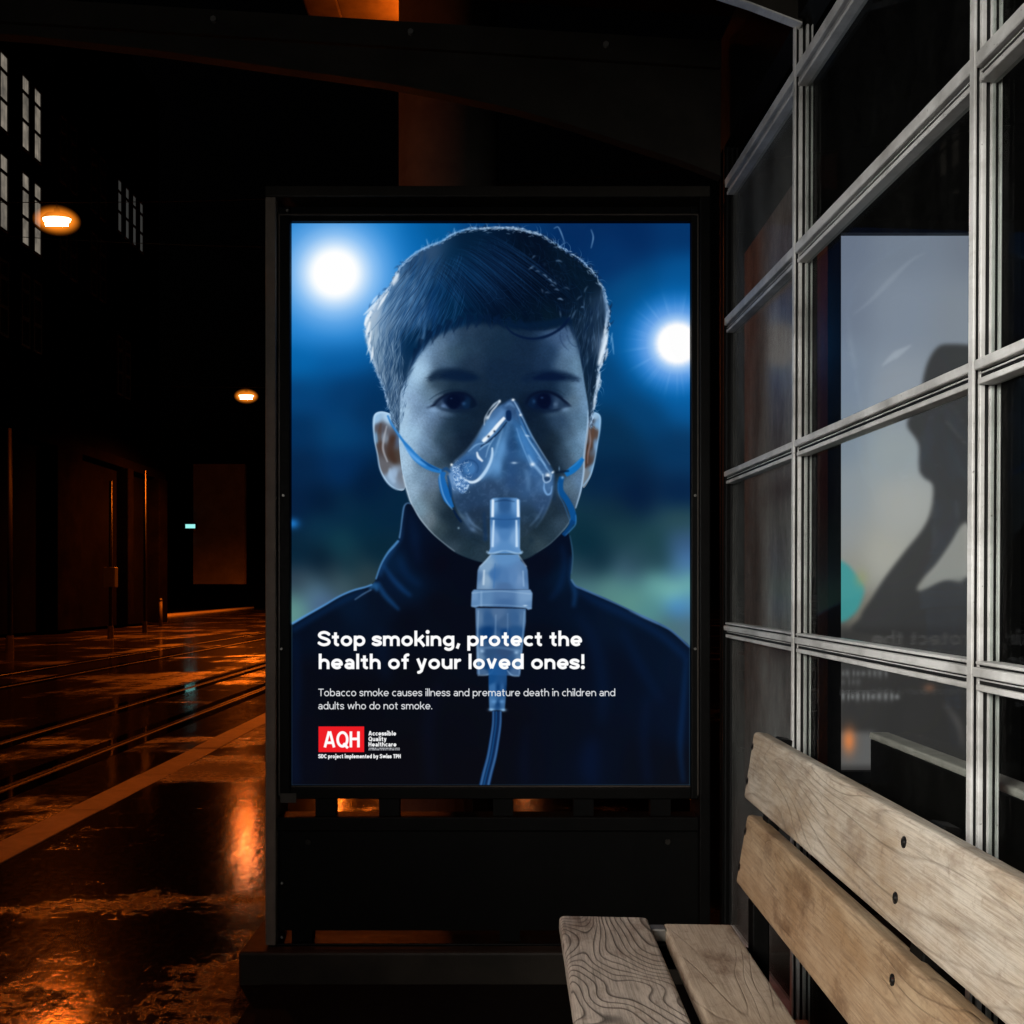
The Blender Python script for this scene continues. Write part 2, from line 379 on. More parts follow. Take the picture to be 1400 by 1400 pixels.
    for i in range(150):
        left = i % 2
        if left:
            x = rng.uniform(586, 652); t = (x - 586) / 66; y = 519 - 10 * np.sin(t * 2.4) + rng.uniform(-3, 7); d = (rng.uniform(-8, -3), rng.uniform(-1.5, 1.8))
        else:
            x = rng.uniform(716, 790); t = (790 - x) / 74; y = 519 - 9 * np.sin(t * 2.2) + rng.uniform(-2, 7); d = (rng.uniform(3, 8), rng.uniform(-1.2, 1.6))
        ps.append(spline([(x, y), (x + d[0] * .5, y + d[1] * .3 - .6), (x + d[0], y + d[1])], n=3)); ws.append((.5, .8, .3)); al.append((.1, .45, .1))
    put(cv, lines(cv, ps, ws, al), (8, 22, 46), .55)
    # ---- eyes
    put(cv, blurbox(fill(cv, [(592,552),(600,542),(616,535),(636,535),(650,545),(655,556),(645,563),(625,564),(606,560)]), 5), (14, 32, 54), .7)
    put(cv, blurbox(fill(cv, [(716,552),(722,540),(738,534),(756,535),(770,543),(778,553),(766,561),(745,563),(724,562)]), 5), (8, 24, 50), .7)
    eyeL = fill(cv, [(588,556),(596,551),(604,544),(614,539),(628,537),(641,541),(649,549),(650,556),(640,559),(626,560),(612,559),(602,556),(596,555)])
    put(cv, blurbox(eyeL, 1.6), field(cv, [(590,556,28,44,64),(600,553,44,64,92),(606,556,66,92,128),(612,550,8,22,50),(620,550,4,14,40),(630,548,4,14,40),(638,552,10,34,64),(647,553,6,20,42),(624,558,12,28,56)], 2.4, 1.2), .95)
    put(cv, blurbox(fill(cv, arc(620.5, 549, 9.5, 10.5, 0, 360, 20), False), 2), (3, 12, 38), .95)
    blob(cv, 634, 552, 3.0, 2.6, (44, 84, 130), .6)
    blob(cv, 606, 555.5, 3.0, 2.2, (104, 134, 176), .55)
    blob(cv, 617, 545, 1.6, 1.2, (40, 66, 104), .5)
    stroke(cv, [(583,558),(592,555),(600,547),(610,540),(624,537),(638,539),(648,547),(652,555)], [1, 2.2, 2.6, 3, 3.2, 3, 2.2, 1.2], (4, 14, 38), .92, .9)
    stroke(cv, [(587,547),(597,540),(612,534),(628,533),(644,537)], [1, 1.6, 1.8, 1.8, 1], (14, 32, 52), .6, .8)
    stroke(cv, [(588,553),(596,545),(606,539.5)], [1, 1.8, 1], (128, 146, 168), .4, .8)
    stroke(cv, [(596,556),(604,560),(616,562),(632,562),(646,559)], [.8, 1.6, 2, 2, 1], (10, 26, 52), .7, .9)
    blob(cv, 593, 561, 6, 3.4, (136, 170, 208), .65, 12); blob(cv, 606, 566, 12, 2.6, (84, 112, 142), .4, 8)
    stroke(cv, [(600,571),(616,574),(634,572)], [1, 2, 1], (22, 38, 54), .4, 1.4)
    eyeR = fill(cv, [(722,553),(726,544),(736,539),(750,538),(762,543),(772,551),(779,556),(768,558),(756,560),(740,560),(728,558)])
    put(cv, blurbox(eyeR, 1.6), field(cv, [(726,550,8,28,58),(736,548,5,18,46),(745,548,3,12,40),(754,552,16,36,66),(760,553,52,76,106),(766,554,34,56,84),(774,555,30,50,78),(745,557,8,24,52)], 2.4, 1.2), .95)
    put(cv, blurbox(fill(cv, arc(744, 548.5, 9.5, 10.5, 0, 360, 20), False), 2), (3, 11, 38), .95)
    blob(cv, 759.5, 553, 3.2, 2.6, (80, 106, 138), .6); blob(cv, 730, 549, 2.4, 3, (30, 66, 108), .7); blob(cv, 741, 544, 2.0, 1.5, (40, 70, 112), .6)
    stroke(cv, [(719,553),(724,543),(735,537),(749,536),(762,541),(772,549),(781,556)], [1.2, 2.4, 3, 3.2, 3, 2.6, 1.4], (3, 12, 36), .92, .9)
    stroke(cv, [(724,536),(742,531),(760,533),(774,541)], [1, 1.6, 1.8, 1], (14, 34, 54), .5, .8)
    stroke(cv, [(770,544),(777,549),(781,553)], [1, 1.6, 1], (110, 136, 160), .45, .7)
    stroke(cv, [(728,560),(742,563),(756,562),(768,559)], [1, 2, 2, 1], (8, 24, 50), .7, .9)
    blob(cv, 773, 560, 6, 3.2, (122, 156, 192), .6, -12); blob(cv, 758, 567, 12, 2.6, (62, 88, 114), .35, -8)
    # mouth hint under the mask
    stroke(cv, [(644,735),(652,739),(662,744)], [1.5, 2.5, 1.5], (20, 38, 50), .5, 1.2)
    blob(cv, 726, 739, 5, 5, (20, 40, 56), .6); stroke(cv, [(646,727),(660,730),(668,734)], [1, 3, 1], (76, 98, 120), .5, 1.6)

    # ---- hair
    hair = [(546,590),(540,582),(534,566),(529,550),(524,532),(516,512),(509,495),(504,474),(501,456),(499,443),(503,431),(510,418),(521,404),(532,393),(539,379),(547,366),(558,354),(572,344),(588,336),
            (604,330),(618,321),(634,315),(652,312),(670,311),(690,311),(708,312),(724,316),(740,321),(752,329),(766,337),(780,345),(792,353),(802,363),(812,373),(819,385),(826,396),(830,411),(833,427),
            (832,445),(830,460),(829,476),(826,490),(820,505),(820,522),(816,540),(814,556),(811,570),(808,585),(805,575),(804,555),(800,530),(796,505),(791,480),(785,460),(779,447),(770,446),(755,450),(735,452),
            (712,450),(690,446),(665,443),(645,444),(626,448),(606,455),(592,463),(580,474),(571,485),(564,496),(560,508),(556,518),(551,528),(547,545)]
    hp = spline(hair, True, 10)
    tg_ = np.roll(hp, -1, 0) - np.roll(hp, 1, 0); tg_ /= np.hypot(*tg_.T)[:, None] + 1e-6
    nr_ = np.stack([tg_[:, 1], -tg_[:, 0]], 1); nk = len(hp)
    j1 = np.interp(np.arange(nk), np.arange(0, nk + 9, 9), rng.normal(0, 1.1, len(np.arange(0, nk + 9, 9)))); j2 = rng.normal(0, .75, nk)
    outer = np.clip((490 - np.arange(nk)) / 10, 0, 1)
    hp = hp + nr_ * ((j1 + j2) * outer)[:, None]
    hm = fill(cv, hp, smooth=False)
    hc = field(cv, [(506,440,200,220,238),(514,425,190,212,235),(512,460,170,195,215),(522,440,120,152,185),(530,415,98,140,182),(542,400,84,126,170),(545,430,64,108,156),(560,400,56,102,152),(560,370,50,96,148),(575,430,30,80,136),(570,385,50,98,146),
        (590,370,42,88,134),(585,350,60,100,145),(592,400,18,72,126),(605,400,4,62,116),(620,430,4,60,110),(620,360,8,60,108),(640,380,4,52,102),(642,430,4,46,90),(650,335,6,46,88),(680,340,4,36,76),(668,400,4,32,72),(700,400,3,22,54),(680,432,4,28,64),
        (720,340,4,24,54),(740,380,3,20,48),(780,360,8,34,62),(768,400,4,24,54),(790,380,6,34,62),(800,420,12,42,74),(800,395,8,38,68),(818,420,50,84,122),(815,450,34,66,102),(805,470,12,42,76),(812,500,18,52,88),(822,470,110,140,175),(720,440,3,26,58),(750,440,8,38,64),(700,445,5,38,66),
        (560,470,4,58,110),(580,455,3,50,98),(545,470,16,66,118),(530,470,66,110,158),(520,490,110,146,180),(528,505,76,112,152),(535,530,70,108,148),(543,545,54,88,128),(538,560,80,118,156),(547,575,70,104,140),(550,505,14,62,112),(552,520,50,86,124),(810,540,22,54,84),(808,560,50,80,112)], 2.6, 6, sm=8)
    hin = blurbox(hm, 6); xm = (np.clip((cv.X - 552) / 8, 0, 1) * np.clip((796 - cv.X) / 8, 0, 1) * np.clip((cv.Y - 425) / 12, 0, 1)).astype(np.float32)
    hl_ = hc.mean(-1, keepdims=True); hc = hc * (.62 + .30 * np.clip((hl_ - .15) / .5, 0, 1))
    put(cv, blurbox(hm, 1.2) * (1 - xm) + hin * xm, hc)
    def locks(n, xr, yr, th0, sprd, Lr, wr, col, alpha, soft=1.0, curve=.3):
        ps, ws, al = [], [], []
        for _ in range(n):
            x, y = rng.uniform(*xr), rng.uniform(*yr)
            th = np.radians(th0(x, y) + rng.normal(0, sprd)); L = rng.uniform(*Lr); b = rng.uniform(-curve, curve)
            pts = [(x + np.cos(th + b * t) * L * (t - .5), y + np.sin(th + b * t) * L * (t - .5)) for t in np.linspace(0, 1, 6)]
            ps.append(spline(pts, n=3)); ws.append((.4, rng.uniform(*wr), .4)); al.append((0, rng.uniform(.2, .8), 0))
        put(cv, lines(cv, ps, ws, al, soft) * blurbox(hm, 3), col, alpha)
    fl = lambda x, y: 96 + np.clip((600 - x) * .05, 0, 6) + np.clip((470 - y) * .12, 0, 26)
    locks(60, (512, 600), (350, 470), fl, 5, (26, 60), (2, 5), (14, 60, 112), .7, 1.4)
    locks(70, (508, 590), (360, 470), fl, 5, (22, 60), (1.5, 4), (128, 170, 210), .55, 1.0)
    locks(40, (506, 552), (450, 560), lambda x, y: 88 + (530 - x) * -.2, 7, (16, 40), (1.5, 4), (30, 70, 116), .75, 1.0)
    locks(44, (506, 552), (450, 560), lambda x, y: 88 + (530 - x) * -.2, 7, (16, 40), (1.2, 3), (176, 202, 224), .55, .8)
    locks(34, (640, 800), (325, 440), lambda x, y: 40 + (x - 640) * .3, 16, (14, 40), (2, 6), (2, 14, 40), .6, 1.6)
    locks(26, (640, 800), (325, 440), lambda x, y: 40 + (x - 640) * .3, 16, (14, 36), (1.5, 4), (20, 58, 98), .35, 1.4)
    locks(26, (784, 828), (400, 540), lambda x, y: 94, 8, (16, 40), (1.5, 4), (4, 24, 54), .8, 1.0)
    locks(30, (790, 830), (400, 540), lambda x, y: 94, 8, (14, 36), (1.2, 3), (110, 148, 188), .5, .8)
    # strands: left side falls from the parting down towards the temple
    def strand_set(n, gen, col, alpha, clip=None, b=0):
        ps, ws, al = [], [], []
        for _ in range(n):
            p, w, a = gen(); ps.append(p); ws.append(w); al.append(a)
        m = lines(cv, ps, ws, al, b)
        if clip is not None: m = m * clip
        put(cv, m, col, alpha)
    soft_hm = blurbox(hm, 3)
    def g_left(lo=0, hi=1, wd=.9, a=.5):
        def g():
            u = rng.uniform(lo, hi)
            sx_, sy_ = 545 + u * 62 + rng.normal(0, 5), 372 - u * 26 + rng.uniform(0, 60)
            L = rng.uniform(22, 80); bend = rng.uniform(-.25, .05)
            th = np.radians(112 + (1 - u) * 14 + rng.normal(0, 6)); pts = [(sx_, sy_)]
            for k in range(6):
                th2 = th + bend * (k / 6 - .5) * 2
                sx_ += np.cos(th2) * L / 6; sy_ += np.sin(th2) * L / 6; pts.append((sx_, sy_))
            return spline(pts, n=3), (.3, wd * rng.uniform(.5, 1.2), .3), (.0, a * rng.uniform(.3, 1), .0)
        return g
    strand_set(200, g_left(0, .8, 1.1, .5), (96, 146, 198), .4, soft_hm)
    strand_set(150, g_left(0, .6, .9, .6), (150, 188, 222), .4, soft_hm)
    strand_set(240, g_left(.1, 1.1, 1.2, .6), (4, 44, 92), .5, soft_hm)
    def g_temple():
        x = rng.uniform(506, 552); y = rng.uniform(440, 545); L = rng.uniform(14, 42)
        th = np.radians(98 + (530 - x) * -.25 + rng.normal(0, 9)); b = rng.uniform(-.3, .3)
        pts = [(x + np.cos(th + b * t) * L * t, y + np.sin(th + b * t) * L * t) for t in np.linspace(0, 1, 5)]
        return spline(pts, n=3), (.3, rng.uniform(.5, 1.1), .2), (0, rng.uniform(.3, .8), 0)
    strand_set(300, g_temple, (160, 190, 216), .5, soft_hm)
    strand_set(240, g_temple, (22, 60, 104), .6, soft_hm)
    def g_sheen():
        x = rng.uniform(560, 640); y = rng.uniform(340, 440); L = rng.uniform(20, 60); th = np.radians(110 + rng.normal(0, 8) - (x - 600) * .3)
        pts = [(x + np.cos(th) * L * t - 5 * t * t, y + np.sin(th) * L * t) for t in np.linspace(0, 1, 5)]
        return spline(pts, n=3), (.3, rng.uniform(.5, 1.2), .2), (0, rng.uniform(.2, .6), 0)
    strand_set(300, g_sheen, (46, 104, 160), .5, soft_hm)
    strand_set(160, g_sheen, (3, 20, 50), .6, soft_hm)
    def g_top():
        x = rng.uniform(640, 800); y = rng.uniform(318, 440); th = np.radians(rng.normal(60, 25)); L = rng.uniform(10, 34); b = rng.normal(0, .6)
        pts = [(x + np.cos(th + b * t) * L * t, y + np.sin(th + b * t) * L * t) for t in np.linspace(0, 1, 6)]
        return spline(pts, n=3), (.3, rng.uniform(.6, 1.3), .2), (0, rng.uniform(.1, .5), 0)
    strand_set(420, g_top, (22, 62, 104), .45, soft_hm)
    strand_set(120, g_top, (2, 12, 34), .5, soft_hm)
    def g_rightside():
        x = rng.uniform(783, 826); y = rng.uniform(405, 540); th = np.radians(98 - (x - 800) * .3 + rng.normal(0, 9)); L = rng.uniform(12, 36)
        pts = [(x + np.cos(th) * L * t, y + np.sin(th) * L * t + 0) for t in np.linspace(0, 1, 4)]
        return spline(pts, n=3), (.3, rng.uniform(.5, 1.0), .2), (0, rng.uniform(.2, .6), 0)
    strand_set(190, g_rightside, (92, 130, 172), .42, soft_hm)
    strand_set(160, g_rightside, (5, 26, 56), .55, soft_hm)
    def g_sweep():
        u = rng.uniform(0, 1); x0, y0 = 585 + u * 70 + rng.normal(0, 6), 372 - u * 46 + rng.normal(0, 6)
        k = rng.uniform(.5, 1); x3, y3 = x0 + (70 + 95 * u) * k, min(446, y0 + (78 + 20 * u) * k)
        pts = [(x0, y0), (x0 + (x3 - x0) * .25, y0 + (y3 - y0) * .14 - 3), (x0 + (x3 - x0) * .6, y0 + (y3 - y0) * .5 - 3), (x3, y3)]
        return spline(pts, n=5), (.3, rng.uniform(.6, 1.5), .3), (0, rng.uniform(.15, .6), 0)
    strand_set(240, g_sweep, (30, 84, 140), .42, soft_hm)
    strand_set(160, g_sweep, (2, 12, 34), .6, soft_hm)
    # uneven bumps along the crown so the outline is not a smooth cap
    for _ in range(46):
        t_ = rng.uniform(0, 1); i_ = int(60 + t_ * 330); pz = hp[i_ % nk]; nz = nr_[i_ % nk]; L_ = rng.uniform(2.5, 7); sd = rng.choice([-1, 1]) * rng.uniform(2, 6); tz = tg_[i_ % nk]
        stroke(cv, [pz - nz * 3 - tz * sd, pz + nz * L_ * .4, pz + nz * L_ * .8 + tz * sd], [3.2, 2.2, .4], (34, 78, 128) if pz[0] < 650 else (16, 42, 78), .7, .6)
    # curls lit on the right of the crown
    for (x, y, a, L, c) in [(735,372,10,7,.5),(728,366,-25,6,.45),(745,378,35,9,.7),(752,384,35,8,.8),(758,388,30,7,.6),(761,397,15,7,.6),(755,391,20,7,.5),(766,410,12,8,.85),(764,358,8,9,.6),(741,398,60,6,.4),
                            (748,401,0,7,.35),(796,421,0,4,.6),(730,352,-40,6,.45),(726,368,-15,7,.5),(775,395,20,8,.35),(801,396,-60,10,.4),(792,408,-40,10,.35),(766,430,80,10,.4),(785,430,115,14,.45),(778,436,110,12,.4)]:
        th = np.radians(a); dx, dy = np.cos(th) * L / 2, np.sin(th) * L / 2
        stroke(cv, [(x - dx, y - dy), (x, y - 1.2), (x + dx, y + dy)], [.6, 2, .6], (120, 158, 198), c, .6)
    def g_curl():
        x = rng.uniform(718, 775); y = 352 + (x - 718) * .75 + rng.normal(0, 9); a0 = rng.uniform(0, 360); r = rng.uniform(2, 6)
        return arc(x, y, r, r * rng.uniform(.4, .8), a0, a0 + rng.uniform(60, 160), 8), (.3, rng.uniform(.6, 1.1), .3), (0, rng.uniform(.3, .8), 0)
    strand_set(60, g_curl, (60, 106, 150), .3, b=.5)
    tips, tw, ta = [], [], []
    hl = spline([(549,540),(553,522),(560,506),(567,490),(577,476),(590,463),(606,453),(626,446),(650,442),(680,443),(705,447)], n=8)
    for _ in range(260):
        p = hl[rng.integers(0, len(hl))] + rng.normal(0, 1.5, 2); th = np.radians(np.clip(118 - (p[0] - 550) * .45, 35, 130) + rng.normal(0, 10)); L = rng.uniform(5, 13)
        d = np.array([np.cos(th), np.sin(th)]); tips.append(spline([p - d * L * .7 + [4, -3], p - d * L * .1, p + d * L * .35], n=3)); tw.append((1.2, .9, .3)); ta.append((0, rng.uniform(.2, .5), 0))
    put(cv, lines(cv, tips, tw, ta), (6, 38, 78), .55)
    tips, tw, ta = [], [], []
    for _ in range(150):
        p = np.array([rng.uniform(540, 556), rng.uniform(515, 580)]); p[0] -= max(0, (p[1] - 545)) * .12; th = np.radians(100 + rng.normal(0, 14)); L = rng.uniform(8, 18)
        d = np.array([np.cos(th), np.sin(th)]); tips.append(spline([p - d * L * .5, p + [rng.normal(0, .6), 0], p + d * L * .5], n=3)); tw.append((.4, .9, .3)); ta.append((0, rng.uniform(.2, .6), 0))
    put(cv, lines(cv, tips[:75], tw[:75], ta[:75]), (20, 52, 92), .8); put(cv, lines(cv, tips[75:], tw[75:], ta[75:]), (140, 172, 204), .7)
    # lit rim of the hair
    ho = spline(hair[1:48], n=8)
    Lh = np.r_[0, np.cumsum(np.hypot(*np.diff(ho, axis=0).T))]
    def at(t):
        return np.array([np.interp(t, Lh, ho[:, 0]), np.interp(t, Lh, ho[:, 1])])
    def rim_int(p):
        x, y = p
        if x < 560: return .95 if 395 < y < 480 else (.6 if y <= 395 else .45)
        if x < 640: return .5
        if x < 730: return .8
        if x < 815 and y < 400: return .62
        return .6 if y < 440 else (.95 if y < 520 else .75)
    rims, rw, ra = [], [], []
    for _ in range(1100):
        t = rng.uniform(0, Lh[-1]); p = at(t); q = at(min(t + 3, Lh[-1])); tg = (q - p) / (np.hypot(*(q - p)) + 1e-6)
        nrm = np.array([tg[1], -tg[0]]); k = rim_int(p)
        dpt = abs(rng.normal(0, 3.0 if k > .7 else 1.8))
        s0 = p - nrm * dpt * (1 if p[0] > 600 or True else -1)
        wid = rng.uniform(-.6, .6)
        d = tg * rng.choice([-1, 1]) + nrm * wid * .7
        L = rng.uniform(2, 8)
        k *= .35 + 1.1 * (.5 + .5 * np.sin(t * .16) * np.sin(t * .43 + 1)); rims.append(np.array([s0, s0 + d * L * .5 + nrm * .3, s0 + d * L])); rw.append((.4, rng.uniform(.6, 1.9), .3)); ra.append((.2, k * rng.uniform(.3, 1) * np.exp(-dpt / 6), 0))
    rm = lines(cv, rims, rw, ra)
    put(cv, blurbox(rm, 1.2), (90, 150, 212), .5); put(cv, rm, (196, 220, 244), .75)
    stroke(cv, [(499,447),(503,433),(511,420),(521,407),(530,397)], [2, 4, 5, 4, 1], (236, 246, 255), .6, 1.4)
    stroke(cv, [(499,450),(502,462),(505,474),(510,490),(517,508)], [4, 6, 4, 3, 2], (190, 212, 232), .6, 1.4)
    for (p, w) in (([(497,431),(505,424),(514,414)],[.5,3.6,2]),([(499,446),(501,438),(508,426)],[1,5,3]),([(508,416),(512,410),(517,404)],[.5,2.4,.5]),([(500,462),(503,452),(506,440)],[.5,4,2]),([(503,476),(506,464),(508,452)],[.5,3,1]),([(501,486),(504,478),(507,470)],[.5,1.8,.5]),([(506,497),(509,486),(510,474)],[.5,3,1]),([(516,424),(524,410),(532,398)],[1,4,1])):
        stroke(cv, p, w, (240, 248, 255), .85, .6)
    for (p, w) in (([(830,425),(829,440),(826,456)],[.5,3,1]),([(832,452),(829,464),(824,480)],[.5,4,1]),([(828,468),(824,482),(819,498)],[1,5,2]),([(831,476),(829,486),(827,494)],[.5,2.5,.5]),([(824,488),(822,500),(817,508)],[.5,3,.5]),([(821,508),(818,520),(815,534)],[.5,4,1]),([(822,520),(820,528),(816,536)],[.5,2,.5]),([(816,536),(813,548),(812,560)],[1,3,1])):
        stroke(cv, p, w, (226, 240, 253), .75, .6)
    stroke(cv, [(537,390),(541,382),(545,374)], [3, 7, 3], (236, 246, 255), .8, .9)
    stroke(cv, [(545,368),(557,355),(572,344),(588,336),(604,330),(618,321),(634,315),(650,312)], [2, 2, 2.4, 2, 2.4, 2, 2, 3], (128, 178, 226), .75, .7)
    stroke(cv, [(828,450),(826,468),(822,484),(818,500)], [3, 7, 6, 3], (222, 238, 252), .75, 1.2)
    stroke(cv, [(818,510),(817,526),(813,545),(811,560)], [3, 4, 3, 2], (176, 204, 230), .6, 1.0)
    stroke(cv, [(823,396),(828,412),(830,430),(829,446)], [2, 4, 5, 3], (130, 168, 208), .6, 1.2)
    stroke(cv, [(655,314),(672,312),(690,312),(706,313),(722,317),(740,322)], [2, 3, 3, 4, 3, 2], (170, 200, 230), .55, .8)
    fly, fw, fa = [], [], []
    for _ in range(130):
        t = rng.uniform(Lh[-1] * .0, Lh[-1]); p = at(t); q = at(min(t + 3, Lh[-1])); tg = (q - p) / (np.hypot(*(q - p)) + 1e-6); nrm = np.array([tg[1], -tg[0]])
        L = rng.uniform(3, 11) * (1.2 if p[0] > 640 else .8); s = rng.choice([-1, 1]); b = rng.uniform(-.5, .8)
        fly.append(spline([p - nrm, p + nrm * L * .5 + tg * s * L * .3, p + nrm * L * .8 + tg * s * L * (.5 + b)], n=4)); fw.append((.5, .5, .25)); fa.append((.6, rng.uniform(.2, .6), .05))
    put(cv, lines(cv, fly, fw, fa), (150, 196, 240), .7)
    for p in ([(583,327),(585,334),(587,340)], [(757,313),(763,311),(768,321),(772,333)], [(808,314),(811,325),(808,340)], [(497,432),(506,424),(517,408)], [(508,415),(513,408),(516,404)], [(837,455),(835,470)], [(839,485),(838,475),(837,462)], [(622,323),(621,312)]):
        stroke(cv, p, [.6, 1.3, .6], (156, 200, 242), .8, .3)
    fr_ps = []
    for (x, y, dx, dy, w, a) in [(572,478,-7,16,5,.8),(584,466,-6,15,6,.75),(597,458,-8,15,6,.7),(611,450,-5,13,7,.75),(626,444,-7,12,7,.7),(641,441,-3,12,8,.7),(655,440,-6,10,7,.7),(668,440,3,11,8,.7),(683,441,8,10,8,.75),(700,444,11,10,7,.8),(716,446,12,9,6,.7),(748,447,9,-2,6,.6),
                                 (565,492,-6,17,4,.8),(590,462,3,11,4,.5),(618,447,4,12,4,.5),(648,441,6,10,4,.5),(676,442,-4,9,4,.6),(760,446,7,9,4,.5),(772,444,4,12,4,.55),(781,450,4,14,4,.6)]:
        m_ = ribbon(cv, [(x - dx * .6, y - dy * .9), (x, y), (x + dx * .6, y + dy * .55), (x + dx, y + dy)], [w * 1.4, w, w * .5, .4])
        put(cv, blurbox(m_, 1.0), (5, 26, 56), a * .8)
    # dark fringe lock and loose hairs on the forehead
    put(cv, blurbox(fill(cv, [(690,443),(720,441),(750,438),(772,434),(782,440),(770,446),(756,447),(735,450),(712,450),(696,449)]), 3), (5, 28, 56), .8)
    stroke(cv, [(691,446),(700,455),(713,461),(728,463.5),(744,461),(758,455),(770,446),(779,434)], [2, 2.6, 3.2, 3.4, 4, 3.6, 4, 3], (4, 22, 54), .92, .7)
    stroke(cv, [(700,445),(718,449),(740,451),(760,448)], [1, 1.6, 1.6, 1], (4, 24, 54), .6, .7)
    stroke(cv, [(712,465),(728,467),(745,464)], [.6, 1.2, .6], (10, 30, 58), .6, .5)
    stroke(cv, [(766,455),(766,463),(770,472),(778,480)], [1, 1.3, 1.3, .7], (28, 52, 88), .6, .5)
    stroke(cv, [(775,458),(779,468),(786,474),(793,473)], [1, 1.3, 1.2, .6], (28, 52, 88), .6, .5)
    stroke(cv, [(782,448),(788,462),(793,480),(797,502)], [1.4, 2, 2, 1], (16, 40, 72), .6, .7)
    stroke(cv, [(562,500),(568,490),(577,479),(590,467)], [3, 4, 3, 2], (18, 54, 96), .5, 2.2)

    # ---- jacket
    jk = [(399,853),(415,843),(430,835),(445,826),(460,817),(472,811),(485,806),(500,802),(510,798),(515,789),(519,777),(524,766),(531,755),(539,746),(545,738),(547,725),(550,708),(552,692),(557,687),(563,691),(574,710),
          (590,729),(606,743),(620,754),(637,762),(660,769),(686,771),(712,766),(724,762),(734,756),(751,745),(763,734),(772,726),(777,729),(780,742),(782,760),(781,778),(780,792),(786,800),(795,804),(808,810),
          (826,817),(843,825),(860,833),(874,840),(890,847),(905,854),(918,862),(930,872),(943,884),(950,900),(950,1080),(390,1080),(390,858)]
    jm = fill(cv, spline(jk, True, 4), smooth=False)
    jc = field(cv, [(410,870,6,18,44),(450,850,8,20,46),(480,825,8,30,66),(520,820,8,22,50),(540,770,8,40,86),(535,800,8,30,70),(560,730,6,22,56),(575,760,6,16,44),(560,800,6,30,68),(600,770,7,12,34),(640,790,6,14,38),(600,830,7,14,34),(560,850,8,14,34),(640,850,7,14,34),
        (745,775,6,14,40),(770,745,5,18,50),(765,790,5,30,68),(740,820,5,18,46),(790,830,5,22,54),(840,850,6,26,60),(890,880,6,24,56),(930,910,7,26,60),(740,880,6,14,36),(790,900,6,16,42),(850,920,6,18,46),(930,980,7,22,54),(420,930,9,14,32),(480,960,9,12,26),(560,940,9,13,28),(620,1000,9,13,28),
        (420,1030,10,14,32),(480,1050,12,13,24),(560,1040,11,13,24),(700,1000,9,13,30),(760,1000,8,16,38),(820,1040,7,18,44),(880,1050,9,16,36),(930,1060,10,16,34),(640,1060,10,13,26)], 1.8, 14)
    jc = jc * np.array([.80, .72, .66], np.float32)
    put(cv, blurbox(jm, 1.2), jc)
    cl = jm
    def fold(pts, w, col, a, s):
        m = blurbox(ribbon(cv, pts, w), s * cv.sc) * cl; put(cv, m, col, a * .78)
    fold([(552,692),(549,715),(546,735),(535,748),(525,766),(518,788)], [3, 3, 6, 12, 8, 5], (30, 92, 160), .55, 3)
    fold([(524,772),(536,790),(550,805),(562,815)], [3, 6, 7, 4], (22, 82, 150), .55, 2.4)
    fold([(516,796),(525,812),(538,826),(546,834)], [5, 7, 6, 3], (26, 92, 160), .6, 2)
    fold([(560,700),(566,730),(572,770)], [4, 12, 6], (10, 46, 96), .35, 5)
    fold([(545,760),(556,785),(575,800)], [4, 10, 6], (10, 52, 104), .4, 4)
    fold([(399,862),(430,843),(470,821),(500,809)], [8, 8, 7, 5], (10, 52, 104), .5, 3)
    fold([(485,820),(497,812),(508,806)], [1.5, 2, 2], (120, 170, 220), .6, .8)
    fold([(505,805),(512,800),(516,808)], [3, 8, 3], (44, 120, 190), .75, 1.6)
    fold([(782,760),(781,790),(786,810),(784,830)], [3, 5, 7, 4], (20, 76, 138), .6, 2.4)
    fold([(790,806),(815,822),(850,838),(900,866),(940,900)], [6, 10, 9, 9, 8], (8, 46, 98), .55, 4)
    fold([(768,745),(772,770),(766,800),(752,820)], [3, 7, 8, 4], (8, 48, 100), .45, 3.5)
    fold([(790,840),(812,880),(824,940),(822,990)], [6, 16, 14, 6], (8, 40, 90), .35, 7)
    fold([(850,860),(875,910),(905,960)], [6, 14, 6], (6, 36, 84), .35, 6)
    fold([(938,900),(934,960),(930,1020),(934,1070)], [4, 7, 7, 4], (12, 60, 120), .5, 3)
    fold([(810,1010),(806,1050),(812,1075)], [14, 26, 18], (6, 30, 80), .35, 8)
    fold([(885,950),(880,1010),(886,1070)], [6, 10, 8], (6, 34, 84), .3, 6)
    fold([(720,990),(716,1040),(718,1072)], [6, 10, 8], (8, 24, 62), .3, 6)
    fold([(402,870),(406,930),(402,1000),(405,1072)], [6, 9, 8, 8], (8, 34, 80), .45, 5)
    fold([(520,860),(524,900),(530,930)], [10, 18, 8], (8, 34, 76), .3, 7)
    fold([(600,930),(585,1000),(590,1070)], [10, 14, 10], (12, 20, 48), .35, 7)
    stroke(cv, [(399,853),(415,843.5),(430,835),(445,826.5),(460,817.5),(472,811.5),(485,806.5),(500,802.5),(509,799)], [3, 3, 2.6, 2.6, 2.4, 2.4, 2.4, 2.4, 2], (92, 158, 222), .85, .5)
    stroke(cv, [(514,792),(519,777),(524,766),(531,755),(539,746),(545,739)], [2, 2, 2.2, 2.6, 3.4, 3], (84, 146, 206), .8, .6)
    stroke(cv, [(546,736),(548,724),(550,708),(552.5,693),(557,688),(562,689)], [2, 1.6, 1.8, 2, 2, 1], (98, 152, 204), .75, .5)
    stroke(cv, [(779,732),(782,748),(783,764),(781,785)], [1, 1.4, 1.4, 1], (70, 112, 160), .55, .5)
